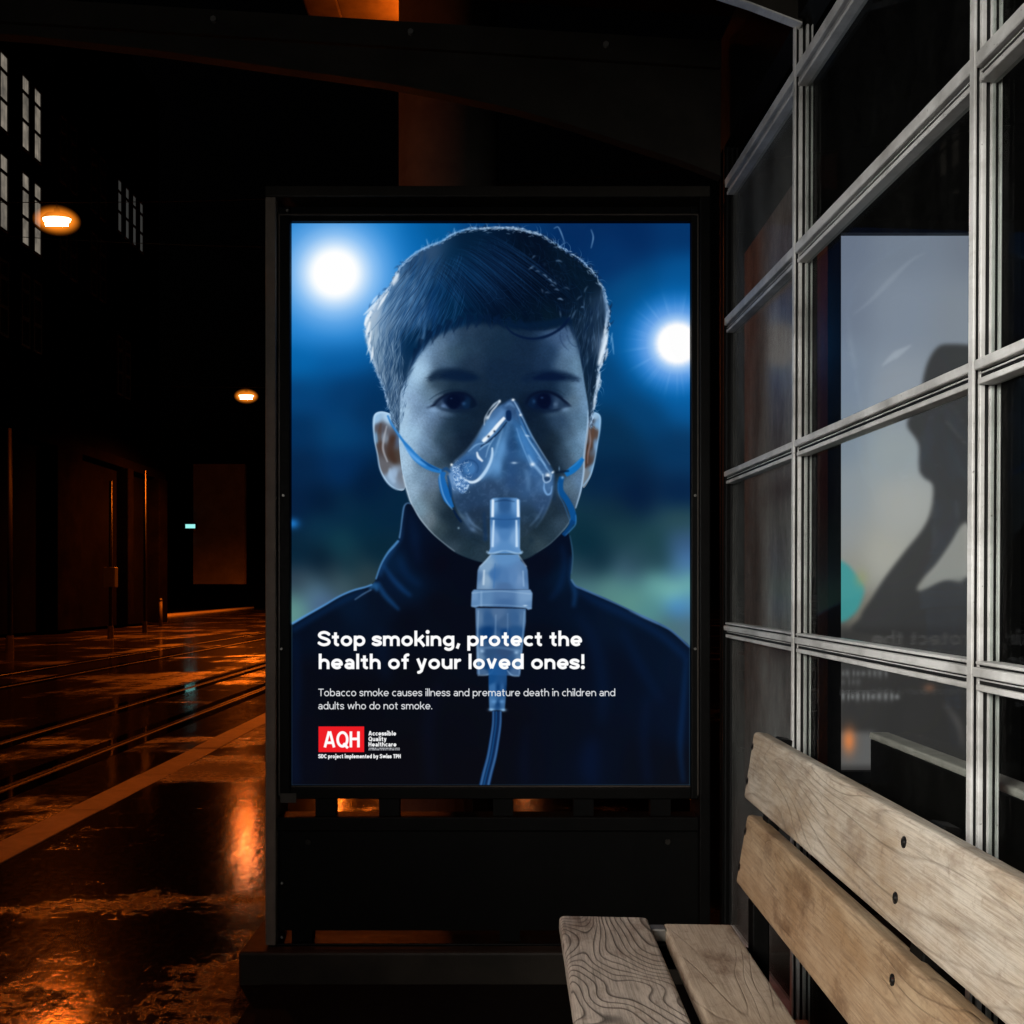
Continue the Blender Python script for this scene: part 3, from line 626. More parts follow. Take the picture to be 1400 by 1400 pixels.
    stroke(cv, [(781,792),(787,801),(796,805),(810,811),(843,825.5),(874,840.5),(905,855),(920,864),(943,885)], [2, 3, 2.6, 2, 2, 3, 3, 2.6, 2], (72, 116, 168), .75, .8)
    stroke(cv, [(860,835),(878,843),(900,853)], [1, 3, 1], (100, 146, 196), .5, 1)

    # ---- clear plastic mask
    mask_out = [(690,551),(699,546),(707,551),(714,566),(722,584),(732,604),(744,624),(756,644),(757,662),(753,684),(744,704),(732,720),(716,734),(690,742),(664,738),(646,726),(632,708),(622,688),(616,664),(614,645),(620,634),(636,620),(650,602),(662,580),(676,560)]
    mm = blurbox(fill(cv, mask_out), 2.2)
    mc = field(cv, [(697,556,58,100,156),(684,566,80,128,186),(670,585,96,150,206),(695,590,42,98,158),(700,606,36,88,148),(686,612,74,134,196),(680,640,88,146,206),(692,640,48,96,150),(712,600,60,128,196),(722,620,62,124,190),(732,640,66,120,184),(712,640,54,100,156),
        (700,660,54,90,138),(720,665,56,100,156),(745,660,74,122,180),(672,670,50,84,130),(650,680,44,80,126),(636,690,48,84,128),(640,640,66,116,176),(655,625,74,128,190),(625,655,104,150,206),(740,690,54,90,140),(725,705,42,74,110),(650,705,36,60,90),(690,690,42,74,114),(700,720,42,72,106),(650,720,44,66,88),(725,725,48,72,96)], 2, 6)
    va = np.clip(1 - np.clip((cv.Y - 690) / 62, 0, 1) * .78, 0, 1).astype(np.float32)
    mc = mc * (.80 + .32 * np.clip((mc.mean(-1, keepdims=True) - .25) / .35, 0, 1))
    put(cv, mm * va, mc, .70)
    tex = noise(cv, 2.2, 21, 2); tex2 = noise(cv, 4.5, 22, 2)
    put(cv, mm * va * np.clip((tex2 - .5) * 2.4, 0, 1), (120, 160, 208), .16)
    def g(m, col, a): put(cv, m, col, a)
    # seam shadows and side walls
    stroke(cv, [(697,575),(690,600),(683,622),(678,644)], [3, 8, 12, 8], (112, 170, 226), .6, 3.2)
    stroke(cv, [(700,572),(712,592),(722,614),(732,634)], [2, 7, 10, 8], (74, 142, 212), .6, 3.2)
    stroke(cv, [(696,582),(697,606),(699,640),(700,668)], [3, 8, 14, 18], (34, 72, 122), .5, 4)
    stroke(cv, [(683,550),(672,564),(662,580),(650,600),(636,618),(620,632)], [1.5, 2, 2, 2, 2, 2], (120, 160, 205), .45, .9)
    stroke(cv, [(690,560),(676,580),(662,604)], [5, 12, 8], (108, 160, 216), .6, 3)
    stroke(cv, [(684,548),(678,556),(672,563),(667,573)], [1.5, 1.8, 1.6, 1.2], (238, 246, 255), .85, .4)
    stroke(cv, [(668,562),(663,572),(662,582)], [1, 1.6, 1], (210, 230, 250), .7, .5)
    stroke(cv, [(690,571),(681,581),(671,593),(660,604)], [4, 5, 5, 4], (240, 248, 255), .95, .6)
    stroke(cv, [(693,577),(683,590),(671,601),(657,611)], [1.4, 1.8, 2, 1.4], (6, 26, 56), .9, .4)
    put(cv, blurbox(fill(cv, [(692,563),(696,561),(699,564),(699,573),(696,576),(692,573)]), 1), (6, 34, 78), .95)
    blob(cv, 701.5, 547, 2.2, 1.8, (240, 248, 255), .9); blob(cv, 683, 549, 1.8, 2, (230, 242, 252), .7)
    stroke(cv, [(703,549),(709,560),(714,572)], [1, 1.6, 1], (150, 190, 232), .6, .5)
    stroke(cv, [(710,566),(716,580),(722,594),(729,606)], [1, 1.4, 1.4, 1], (8, 30, 62), .75, .4)
    blob(cv, 711.5, 567.5, 2, 1.8, (235, 245, 255), .85); blob(cv, 721, 596, 2.8, 1.4, (225, 240, 252), .85, 20)
    stroke(cv, [(706,560),(715,582),(724,602),(736,622),(748,640)], [1, 2.6, 2.6, 3, 2], (66, 132, 200), .6, 1)
    stroke(cv, [(727,600),(740,622),(753,642)], [1, 3, 2], (36, 58, 88), .6, 1.2)
    stroke(cv, [(688,585),(681,606),(676,624)], [1, 2.4, 1], (150, 200, 245), .6, .9)
    stroke(cv, [(676,598),(668,612),(664,626)], [1, 2, 1], (170, 212, 248), .5, .8)
    stroke(cv, [(706,585),(712,604),(720,624),(727,640)], [1, 1.8, 1.6, 1], (130, 184, 236), .5, .8)
    stroke(cv, [(712,582),(723,602),(735,620),(746,637)], [.8, 1.4, 1.6, 1], (196, 222, 246), .55, .5)
    blob(cv, 666, 571, 2, 3.4, (235, 246, 255), .7, 30); blob(cv, 676, 590, 1.6, 1.6, (10, 30, 60), .8); blob(cv, 668, 597, 2, 1.8, (8, 26, 54), .8); blob(cv, 663, 601, 3, 3, (238, 248, 255), .8)
    stroke(cv, [(668,562),(676,553),(684,547)], [1, 3, 1], (214, 234, 252), .7, .7)
    stroke(cv, [(702,548),(708,558),(716,574),(726,594),(738,614),(752,636)], [1, 1.4, 1.2, 1.4, 1.2, 1], (176, 208, 240), .6, .4)
    stroke(cv, [(690,556),(697,552),(704,557)], [2, 4, 2], (120, 168, 220), .5, 1.2)
    stroke(cv, [(640,618),(652,608),(664,606)], [1, 2, 1], (150, 196, 240), .6, .8)
    stroke(cv, [(717,640),(722,655),(722,672)], [2, 6, 2], (126, 176, 226), .4, 2.4)
    stroke(cv, [(636,700),(646,716),(660,726)], [1, 3, 1], (120, 156, 196), .5, 1.0)
    stroke(cv, [(744,690),(736,706),(724,720)], [1, 2.4, 1], (110, 146, 186), .45, 1.0)
    # blister on the left cheek of the mask
    put(cv, blurbox(fill(cv, arc(643, 639, 17, 17, 0, 360, 24), False), 3), (46, 92, 148), .75)
    put(cv, blurbox(fill(cv, arc(642, 641, 8, 8, 0, 360, 24), False), 2.4), (70, 126, 186), .7)
    stroke(cv, arc(642, 640, 12, 11, 140, 400, 20), [1, 2.4, 1], (26, 66, 116), .7, .8, False)
    stroke(cv, [(673,612),(673,622),(670,633),(663,646),(654,656),(645,659.5),(635,656),(627,649)], [2, 3.4, 3.8, 4.4, 4.4, 3.6, 3, 2], (214, 234, 252), .95, .8)
    stroke(cv, [(674,614),(673,628),(668,642),(657,655)], [3, 8, 9, 6], (120, 176, 230), .45, 2.4)
    stroke(cv, [(652,618),(654,625),(660,631)], [2, 4, 2.4], (232, 244, 255), .9, .7)
    stroke(cv, [(655,616),(662,610),(670,606)], [1.4, 2, 1.4], (150, 196, 238), .6, .8)
    blob(cv, 617.5, 635.5, 1.8, 1.8, (240, 250, 255), .95)
    stroke(cv, [(618,637),(622,643),(630,650)], [1, 2, 1], (200, 225, 248), .8, .5)
    fr = blurbox(fill(cv, [(619,640),(628,640),(632,652),(641,660),(640,668),(633,675),(627,671),(622,660)]), 1.6)
    put(cv, fr, (104, 150, 208), .6); put(cv, fr * np.clip((tex - .5) * 5, 0, 1), (190, 218, 245), .75); put(cv, fr * np.clip((.48 - tex) * 5, 0, 1), (40, 86, 142), .6)
    ps, ws, al = [], [], []
    for _ in range(70):
        x, y = rng.uniform(618, 642), rng.uniform(628, 674); a0 = rng.uniform(0, 360); r = rng.uniform(1.5, 4)
        ps.append(arc(x, y, r, r, a0, a0 + 150, 6)); ws.append((.4, .9, .4)); al.append((.1, rng.uniform(.3, .9), .1))
    put(cv, lines(cv, ps, ws, al) * mm, (206, 228, 250), .55)
    # right edge of the mask
    stroke(cv, [(722,622),(728,633),(735,641),(742,650)], [2, 4, 4, 3], (150, 196, 240), .7, 1.2)
    blob(cv, 728, 635, 3, 2.6, (228, 242, 255), .85); blob(cv, 749, 650, 3.6, 3.2, (238, 248, 255), .9); blob(cv, 755.5, 646, 2.4, 1.6, (230, 244, 255), .85, -40)
    stroke(cv, [(735,625),(742,632),(747,640),(753,648)], [1, 2, 2, 1.5], (140, 185, 228), .6, .7)
    stroke(cv, [(742,648),(743,656),(746,660),(752,657),(754,649)], [1.4, 1.8, 1.6, 1.6, 1.2], (190, 218, 246), .75, .5)
    put(cv, blurbox(fill(cv, arc(748, 654.5, 4, 3, 0, 360, 14), False), 1), (16, 44, 80), .7)
    stroke(cv, [(744,660),(744,669),(748,676),(753,674),(755,664)], [1.2, 2.6, 2.8, 2, 1], (130, 180, 232), .75, .8)
    stroke(cv, [(757,648),(757,666),(752,686),(743,706),(732,722)], [1, 1.6, 1.6, 1.4, 1], (110, 150, 196), .4, 1)
    stroke(cv, [(614,648),(616,666),(622,688),(632,708),(646,726)], [1, 1.4, 1.4, 1.2, 1], (110, 150, 196), .35, 1)
    blob(cv, 703, 633, 4, 1.6, (190, 215, 240), .7); blob(cv, 640, 712, 5, 9, (90, 126, 168), .45, -25); blob(cv, 632, 706, 3, 8, (96, 126, 150), .4, -50); blob(cv, 647, 724, 5, 3, (110, 145, 185), .5, 30)
    blob(cv, 645, 690, 20, 10, (30, 52, 84), .35, 20); blob(cv, 627, 722, 1.6, 1.6, (130, 160, 180), .7)
    # ---- straps
    stroke(cv, [(530,568),(535,579),(542,590),(549,600),(558,612),(568,625),(580,635),(592,641),(604,645)], [2.2, 3, 3, 3.4, 6.5, 9, 9, 8, 5.5], (34, 118, 196), .96, .5)
    stroke(cv, [(553,610),(563,622),(573,631),(583,637)], [1, 4, 4, 1], (110, 176, 240), .8, .9)
    stroke(cv, [(575,628),(588,637),(601,643)], [1, 3, 1.4], (6, 56, 116), .7, .8)
    stroke(cv, [(531,569),(538,583),(546,596)], [1, 1, 1], (120, 170, 220), .6, .4)
    stroke(cv, [(607,645),(604,654),(607,668),(612,682),(619,694)], [6, 10, 12, 11, 4], (22, 100, 178), .96, .5)
    stroke(cv, [(601,648),(602,660),(606,676),(612,688),(619,697)], [1.4, 1.6, 1.6, 1.6, 1], (116, 172, 226), .8, .4)
    stroke(cv, [(612,650),(615,664),(617,680)], [2, 4, 3], (6, 62, 126), .7, .8)
    stroke(cv, [(620,697),(625,706),(631,714)], [2.6, 3.4, 3], (6, 28, 62), .9, .6)
    stroke(cv, [(604,644),(610,641),(616,646)], [3, 5, 3], (22, 70, 124), .8, .8)
    stroke(cv, [(797,627),(790,636),(782,643),(773,649)], [5, 9, 9.5, 7], (16, 108, 186), .96, .5)
    stroke(cv, [(797,624),(788,634),(778,641)], [1, 1.2, 1], (70, 150, 220), .6, .4)
    stroke(cv, [(760,646),(768,645),(778,644)], [2, 3.5, 2], (6, 22, 44), .75, .8)
    stroke(cv, [(768,652),(766,662),(767,672),(775,684),(781,696),(784,708),(782,716)], [7, 8, 8, 8, 8.5, 8.5, 8], (8, 76, 142), .96, .5)
    stroke(cv, [(784,712),(778,722),(770,732)], [7, 5, 6], (8, 60, 116), .95, .5)
    stroke(cv, [(787,704),(787,716),(781,724),(773,732)], [1, 1.4, 1.4, 1], (60, 130, 196), .8, .4)
    stroke(cv, [(763,660),(764,676),(771,690),(779,712)], [1.4, 1.2, 1.2, 1], (56, 118, 180), .6, .5)
    stroke(cv, [(758,652),(759,668),(757,684)], [4, 6, 4], (8, 36, 66), .5, 2)
    blob(cv, 769, 653, 2, 2, (120, 168, 214), .8); blob(cv, 764.5, 641, 1.2, 3, (110, 150, 190), .6)
    # ---- nebuliser: neck, flare, cup, ring, chamber
    neck = fill(cv, [(670,684),(674,681),(690,680),(707,681),(711,684),(711,750),(714,757),(667,757),(670,750)], False)
    put(cv, blurbox(neck, 1), field(cv, [(672,690,110,160,210),(690,690,42,88,142),(708,690,96,148,204),(690,715,44,96,156),(690,730,76,128,186),(690,750,88,140,196),(674,735,120,164,214),(706,735,116,162,212)], 2.4, 3), .96)
    stroke(cv, [(676,686),(690,684),(704,686)], [1, 2.4, 1], (20, 50, 90), .6, .8)
    stroke(cv, [(662,700),(664,740)], [2, 5], (10, 48, 100), .5, 1.6)
    stroke(cv, [(674,683),(673.5,707)], [3, 3.6], (228, 242, 255), .95, .6, False); stroke(cv, [(708,683),(708.5,707)], [3, 3.8], (228, 242, 255), .95, .6, False)
    stroke(cv, [(675,711),(673.5,748)], [2.4, 3], (200, 226, 250), .9, .6, False); stroke(cv, [(706,711),(706.5,748)], [2.4, 3.4], (200, 226, 250), .9, .6, False)
    stroke(cv, [(669,709),(690,710.5),(712,709)], [1.6, .8, 1.6], (20, 60, 110), .6, .4)
    stroke(cv, [(665,754),(672,757),(690,753),(708,757),(715,754)], [3, 3, 1, 3, 3], (170, 205, 236), .6, .7)
    cup = [(671,758),(664,766),(655,775),(653,780),(651.5,806),(723,806),(721.5,780),(720,775),(712,766),(709,758)]
    put(cv, blurbox(fill(cv, cup, False), 1), field(cv, [(690,762,98,150,206),(665,775,140,178,214),(656,790,96,136,182),(663,792,150,184,216),(676,785,70,122,182),(690,790,84,132,188),(702,790,96,142,196),(712,792,118,158,206),(719,790,84,126,176),(690,803,80,120,170)], 2.4, 2.5), .90)
    stroke(cv, [(662,779),(661,800)], [2.5, 2.5], (196, 216, 234), .8, .6, False); stroke(cv, [(677,770),(675,804)], [1.5, 2], (48, 104, 168), .5, .8, False)
    stroke(cv, [(671,759),(663,768),(656,775)], [1.5, 1.5, 1.5], (190, 216, 240), .6, .5); stroke(cv, [(709,759),(715,768),(720,775)], [1.5, 1.5, 1.5], (180, 210, 238), .6, .5)
    stroke(cv, [(715,780),(716,802)], [2, 2], (156, 190, 224), .6, .6, False)
    put(cv, blurbox(fill(cv, [(645,809),(648,806),(725,806),(728,811),(727,832),(722,834),(719,831),(655,829),(650,831),(644,829)], False), 1), field(cv, [(647,815,110,150,194),(660,815,92,134,180),(690,812,84,124,172),(690,825,68,108,158),(722,815,120,158,200),(726,828,100,140,185),(650,828,96,138,184)], 2.2, 3), .97)
    stroke(cv, [(645,811),(665,809),(690,808.5),(726,812)], [1.4, 1, 1, 1.4], (160, 192, 222), .6, .5); stroke(cv, [(645,829),(665,827),(700,828),(727,832)], [1.4, .8, .8, 1.6], (150, 184, 218), .6, .5)
    stroke(cv, [(658,808),(658,829)], [3, 3], (140, 176, 212), .5, .8, False); blob(cv, 718, 828, 3, 1.2, (200, 225, 246), .7)
    ch = [(650,831),(719,832),(719,850),(715,880),(711,924),(652,922),(651,880)]
    put(cv, blurbox(fill(cv, ch, False), 1), field(cv, [(653,845,104,144,188),(668,845,56,104,160),(680,840,92,130,176),(690,850,72,112,160),(705,845,66,112,166),(715,845,96,138,184),(653,880,84,124,170),(668,866,12,66,130),(680,870,60,104,156),(690,868,16,70,134),(705,865,40,92,150),(713,880,80,124,172),
        (668,890,52,92,140),(690,890,56,90,136),(654,900,120,160,200),(666,910,24,74,130),(680,905,56,98,150),(690,910,18,60,116),(700,905,52,96,148),(709,905,110,152,196),(660,920,80,120,166),(706,920,84,124,172)], 2.4, 2.4), .82)
    stroke(cv, [(654,834),(653,880),(655,922)], [1.6, 1.6, 1.6], (150, 186, 222), .6, .6); stroke(cv, [(717,835),(714,880),(710,922)], [1.6, 1.6, 1.6], (130, 170, 210), .6, .6)
    stroke(cv, [(652,887),(680,885),(712,890)], [3, 2, 3], (120, 158, 198), .55, 1); stroke(cv, [(678,840),(677,880)], [2, 3], (126, 162, 200), .4, .8, False); stroke(cv, [(694,838),(694,880)], [2, 2], (110, 150, 194), .35, .8, False)
    blob(cv, 659, 890, 3.4, 2.6, (170, 204, 236), .7); blob(cv, 706, 892, 3, 2.4, (160, 196, 230), .7); stroke(cv, [(653,923),(668,922),(676,914)], [2, 2, 1.4], (150, 190, 228), .6, .7); stroke(cv, [(710,924),(700,923),(692,915)], [2, 2, 1.4], (150, 190, 228), .6, .7)
    put(cv, blurbox(fill(cv, [(668,905),(693,905),(693,935),(690,971),(669,971),(668,935)], False), 1.2), field(cv, [(670,930,22,82,146),(675,940,60,118,180),(681,940,14,66,126),(687,940,50,104,164),(692,940,16,62,116),(675,960,76,130,186),(681,962,20,68,124),(687,962,66,116,170)], 2.4, 2), .88)
    blob(cv, 672, 970, 4, 2.2, (150, 196, 236), .8); blob(cv, 688, 970.5, 4, 2.2, (150, 196, 236), .8); blob(cv, 675, 959, 3.4, 2.4, (100, 156, 212), .6); blob(cv, 686, 959, 3.4, 2.4, (100, 156, 212), .6)
    tp = [(679.5,972),(679,990),(676,1012),(672,1035),(666,1058),(661,1080)]
    stroke(cv, tp, [13, 13, 14, 14, 15, 15], (12, 44, 92), .8, .8)
    off = lambda d: [(x + d, y) for x, y in tp]
    stroke(cv, off(-5), [2, 2.4, 2.6, 3, 3, 3], (56, 104, 158), .85, .6); stroke(cv, off(5), [2, 2.4, 2.6, 3, 3, 3], (60, 106, 158), .85, .6); stroke(cv, off(-1), [1.5, 1.5, 1.5, 1.5, 1.5, 1.5], (22, 86, 146), .8, .7)

    np.clip(cv.im, 0, 1, out=cv.im)
    # ---- lettering
    W_ = (255, 255, 255)
    text(cv, 'Stop smoking, protect the', 435.3, 883.2, 14.2, 4.1, W_, width=360.5, track=.13, space=.42)
    text(cv, 'health of your loved ones!', 435.8, 914.7, 14.2, 4.1, W_, width=364.0, track=.13, space=.42)
    T_ = (232, 234, 236)
    text(cv, 'Tobacco smoke causes illness and premature death in children and', 435.3, 951.6, 7.1, 1.3, T_, width=405.6, track=.17, space=.40)
    text(cv, 'adults who do not smoke.', 435.3, 969.6, 7.1, 1.3, T_, width=155.6, track=.17, space=.40)
    put(cv, fill(cv, [(435.6,993),(498,993),(498,1028),(435.6,1028)], False), (238, 28, 36))
    text(cv, 'AQH', 443.0, 1021.6, 15.2, 3.7, W_, width=48.6, track=.18)
    text(cv, 'Accessible', 504.0, 1005.4, 4.3, 1.35, W_, width=37.6, track=.2)
    text(cv, 'Quality', 504.0, 1013.0, 4.3, 1.35, W_, width=24.4, track=.2)
    text(cv, 'Healthcare', 504.0, 1020.4, 4.3, 1.35, W_, width=38.0, track=.2)
    m = np.zeros((cv.h, cv.w), np.float32)
    for row, (xa, xb) in enumerate(((504, 546.5), (504, 546.5))):
        x = xa
        while x < xb:
            wd = rng.uniform(.5, 1.1)
            m = np.maximum(m, ((cv.X > x) & (cv.X < x + wd) & (cv.Y > 1022.2 + row * 1.9) & (cv.Y < 1023.6 + row * 1.9)).astype(np.float32)); x += wd + rng.uniform(.25, .5)
    put(cv, m, (220, 222, 226), .85)
    text(cv, 'SDC project implemented by Swiss TPH', 435.6, 1036.4, 3.9, 1.3, W_, width=112.2, track=.22, space=.4)
    return cv.im
def paint_reflection():
    """blurred grey print with the shape of a person, standing in for the reflection in the glass"""
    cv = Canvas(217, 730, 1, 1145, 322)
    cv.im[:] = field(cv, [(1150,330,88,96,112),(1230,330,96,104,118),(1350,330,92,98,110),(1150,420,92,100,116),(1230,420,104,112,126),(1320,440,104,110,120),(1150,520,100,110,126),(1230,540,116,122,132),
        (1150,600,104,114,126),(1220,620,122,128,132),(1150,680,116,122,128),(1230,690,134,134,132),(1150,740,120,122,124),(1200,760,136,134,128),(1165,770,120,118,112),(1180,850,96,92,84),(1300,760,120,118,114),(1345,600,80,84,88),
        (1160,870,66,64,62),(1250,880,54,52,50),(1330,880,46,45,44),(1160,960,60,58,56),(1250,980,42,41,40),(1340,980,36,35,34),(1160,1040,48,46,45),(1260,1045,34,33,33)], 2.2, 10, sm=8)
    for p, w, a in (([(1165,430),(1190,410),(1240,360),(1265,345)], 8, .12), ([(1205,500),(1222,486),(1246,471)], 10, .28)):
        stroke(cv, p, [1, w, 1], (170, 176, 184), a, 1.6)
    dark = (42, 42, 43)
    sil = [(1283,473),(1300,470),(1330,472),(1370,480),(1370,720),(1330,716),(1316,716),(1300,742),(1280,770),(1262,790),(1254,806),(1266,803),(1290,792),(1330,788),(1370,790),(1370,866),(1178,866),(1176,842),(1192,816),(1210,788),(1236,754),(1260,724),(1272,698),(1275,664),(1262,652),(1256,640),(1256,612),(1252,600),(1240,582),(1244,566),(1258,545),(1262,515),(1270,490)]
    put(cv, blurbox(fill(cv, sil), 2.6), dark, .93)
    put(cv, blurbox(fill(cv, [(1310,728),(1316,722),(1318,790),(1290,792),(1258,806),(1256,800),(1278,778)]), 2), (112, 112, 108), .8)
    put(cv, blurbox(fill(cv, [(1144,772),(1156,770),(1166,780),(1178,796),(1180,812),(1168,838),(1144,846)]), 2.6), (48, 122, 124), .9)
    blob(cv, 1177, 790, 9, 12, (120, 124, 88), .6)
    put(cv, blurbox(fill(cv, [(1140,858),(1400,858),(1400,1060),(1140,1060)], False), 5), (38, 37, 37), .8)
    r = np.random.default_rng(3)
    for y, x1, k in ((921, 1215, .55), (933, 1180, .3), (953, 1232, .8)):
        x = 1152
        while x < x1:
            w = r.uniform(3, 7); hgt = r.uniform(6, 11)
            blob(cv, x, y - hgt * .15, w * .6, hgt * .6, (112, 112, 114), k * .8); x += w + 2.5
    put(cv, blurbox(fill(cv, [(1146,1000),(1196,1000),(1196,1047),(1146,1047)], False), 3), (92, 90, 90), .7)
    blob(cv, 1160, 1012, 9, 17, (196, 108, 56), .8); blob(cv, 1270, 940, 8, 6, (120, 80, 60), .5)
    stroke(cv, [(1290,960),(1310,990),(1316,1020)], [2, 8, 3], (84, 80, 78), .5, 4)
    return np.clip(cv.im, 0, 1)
# ================================================================== helpers
col = scene.collection
rnd = random.Random(5)
def link(o, parent=None):
    col.objects.link(o)
    if parent: o.parent = parent
    return o
def thing(name, label, cat, loc=(0, 0, 0), group=None):
    o = bpy.data.objects.new(name, None); o.location = loc; o.empty_display_size = .1
    link(o); o['label'] = label; o['category'] = cat
    if group: o['group'] = group
    return o
def tag(o, label, cat, group=None):
    o['label'] = label; o['category'] = cat
    if group: o['group'] = group
    return o
def obj(name, bm, mat, parent=None, smooth=False, world=True):
    """bmesh in world coordinates -> one mesh object, kept in place under its parent"""
    me = bpy.data.meshes.new(name); bm.to_mesh(me); bm.free()
    if mat: me.materials.append(mat)
    if smooth:
        for p in me.polygons: p.use_smooth = True
    o = bpy.data.objects.new(name, me); link(o, parent)
    if parent and world:
        w = Vector((0, 0, 0)); q = parent
        while q: w += q.location; q = q.parent
        o.location = -w
    return o
def structure(name, bm, mat, smooth=False):
    o = obj(name, bm, mat, None, smooth); o['kind'] = 'structure'; return o
def box(bm, x0, x1, y0, y1, z0, z1, bev=0, seg=2, M=None):
    t = bmesh.new(); bmesh.ops.create_cube(t, size=1)
    bmesh.ops.scale(t, vec=(x1 - x0, y1 - y0, z1 - z0), verts=t.verts)
    if bev: bmesh.ops.bevel(t, geom=t.edges[:], offset=bev, segments=seg, affect='EDGES', profile=.5, clamp_overlap=True)
    bmesh.ops.translate(t, vec=((x0 + x1) / 2, (y0 + y1) / 2, (z0 + z1) / 2), verts=t.verts)
    if M is not None: bmesh.ops.transform(t, matrix=M, verts=t.verts)
    me = bpy.data.meshes.new('t'); t.to_mesh(me); t.free(); bm.from_mesh(me); bpy.data.meshes.remove(me)
    return bm
def B(*a, **k): return box(bmesh.new(), *a, **k)
def tube(bm, p0, p1, r0, r1=None, n=12, caps=True):
    p0, p1 = Vector(p0), Vector(p1); d = p1 - p0; r1 = r0 if r1 is None else r1
    q = d.to_track_quat('Z', 'Y').to_matrix().to_4x4(); q.translation = (p0 + p1) / 2
    bmesh.ops.create_cone(bm, cap_ends=caps, segments=n, radius1=r0, radius2=r1, depth=d.length, matrix=q)
    return bm
def lathe(bm, prof, n=24, M=None):
    rings = []
    for r, z in prof:
        rings.append([bm.verts.new((r * math.cos(2 * math.pi * i / n), r * math.sin(2 * math.pi * i / n), z)) for i in range(n)])
    for a, b in zip(rings, rings[1:]):
        for i in range(n): bm.faces.new((a[i], a[(i + 1) % n], b[(i + 1) % n], b[i]))
    if prof[0][0] > 1e-4: bm.faces.new(list(reversed(rings[0])))
    if prof[-1][0] > 1e-4: bm.faces.new(rings[-1])
    if M is not None: bmesh.ops.transform(bm, matrix=M, verts=[v for r in rings for v in r])
    return bm
def extrude_y(bm, pts, y0, y1):
    """closed outline of (x, z) pairs, given thickness along Y"""
    a = [bm.verts.new((x, y0, z)) for x, z in pts]; b = [bm.verts.new((x, y1, z)) for x, z in pts]
    n = len(pts)
    for i in range(n): bm.faces.new((a[i], a[(i + 1) % n], b[(i + 1) % n], b[i]))
    bm.faces.new(list(reversed(a))); bm.faces.new(b)
    bmesh.ops.recalc_face_normals(bm, faces=bm.faces)
    return bm
# ------------------------------------------------------------------ materials
class NT:
    def __init__(s, name):
        s.m = bpy.data.materials.new(name); s.m.use_nodes = True; s.t = s.m.node_tree; s.t.nodes.clear()
        s.out = s.t.nodes.new('ShaderNodeOutputMaterial')
    def n(s, kind, **k):
        o = s.t.nodes.new('ShaderNode' + kind)
        for a, v in k.items():
            if a.startswith('_'): setattr(o, a[1:], v)
            else: s.set(o, a, v)
        return o
    def set(s, o, a, v):
        i = o.inputs[int(a[1:])] if a[0] == 'i' and a[1:].isdigit() else o.inputs[a.replace('_', ' ')]
        if isinstance(v, bpy.types.NodeSocket): s.t.links.new(v, i)
        elif isinstance(v, bpy.types.Node): s.t.links.new(v.outputs[0], i)
        else: i.default_value = v
    def coord(s, scale=(1, 1, 1), rot=(0, 0, 0), loc=(0, 0, 0), kind='Object'):
        c = s.t.nodes.new('ShaderNodeTexCoord'); m = s.t.nodes.new('ShaderNodeMapping')
        m.inputs['Scale'].default_value = scale; m.inputs['Rotation'].default_value = rot; m.inputs['Location'].default_value = loc
        s.t.links.new(c.outputs[kind], m.inputs[0]); return m.outputs[0]
    def noise(s, vec, scale, detail=4, rough=.55, dist=0):
        return s.n('TexNoise', Vector=vec, Scale=scale, Detail=detail, Roughness=rough, Distortion=dist).outputs[0]
    def ramp(s, fac, *stops):
        r = s.t.nodes.new('ShaderNodeValToRGB'); s.t.links.new(fac, r.inputs[0]); e = r.color_ramp.elements
        while len(e) < len(stops): e.new(.5)
        for q, (p, c) in zip(e, stops):
            q.position = p; q.color = (c, c, c, 1) if isinstance(c, (int, float)) else (*c, 1)
        return r.outputs[0]
    def math(s, op, a, b=0., c=0.):
        m = s.t.nodes.new('ShaderNodeMath'); m.operation = op
        for i, v in enumerate((a, b, c)):
            if isinstance(v, bpy.types.NodeSocket): s.t.links.new(v, m.inputs[i])
            else: m.inputs[i].default_value = v
        return m.outputs[0]
    def mix(s, fac, a, b):
        m = s.t.nodes.new('ShaderNodeMix'); m.data_type = 'RGBA'
        for i, v in ((0, fac), (6, a), (7, b)):
            if isinstance(v, bpy.types.NodeSocket): s.t.links.new(v, m.inputs[i])
            else: m.inputs[i].default_value = v if i == 0 else (*v, 1)
        return m.outputs[2]
    def bump(s, h, strength=.3, dist=.01, normal=None):
        b = s.n('Bump', Strength=strength, Distance=dist, Height=h)
        if normal is not None: s.t.links.new(normal, b.inputs['Normal'])
        return b.outputs[0]
    def pbr(s, color, rough=.5, metallic=0., spec=.5, normal=None, **k):
        p = s.t.nodes.new('ShaderNodeBsdfPrincipled')
        s.set(p, 'Base_Color', color if isinstance(color, bpy.types.NodeSocket) else (*color, 1))
        s.set(p, 'Roughness', rough); s.set(p, 'Metallic', metallic); s.set(p, 'Specular_IOR_Level', spec)
        if normal is not None: s.set(p, 'Normal', normal)
        for a, v in k.items(): s.set(p, a, v)
        s.t.links.new(p.outputs[0], s.out.inputs[0]); return p

def painted(name, c, rough=.5, metallic=0., spec=.5, wear=.25, nscale=14, bump=.05):
    t = NT(name); v = t.coord()
    n = t.noise(v, nscale, 6, .65); n2 = t.noise(v, nscale * 7, 3)
    d = tuple(x * (1 - wear) for x in c)
    colr = t.mix(t.ramp(n, (.35, 0.), (.7, 1.)), d, c)
    t.pbr(colr, t.math('ADD', t.math('MULTIPLY', n2, .25), rough - .12), metallic, spec, t.bump(n2, bump, .002))
    return t.m
def emitter(name, c, k):
    t = NT(name); e = t.n('Emission', Color=(*c, 1), Strength=k); t.t.links.new(e.outputs[0], t.out.inputs[0]); return t.m

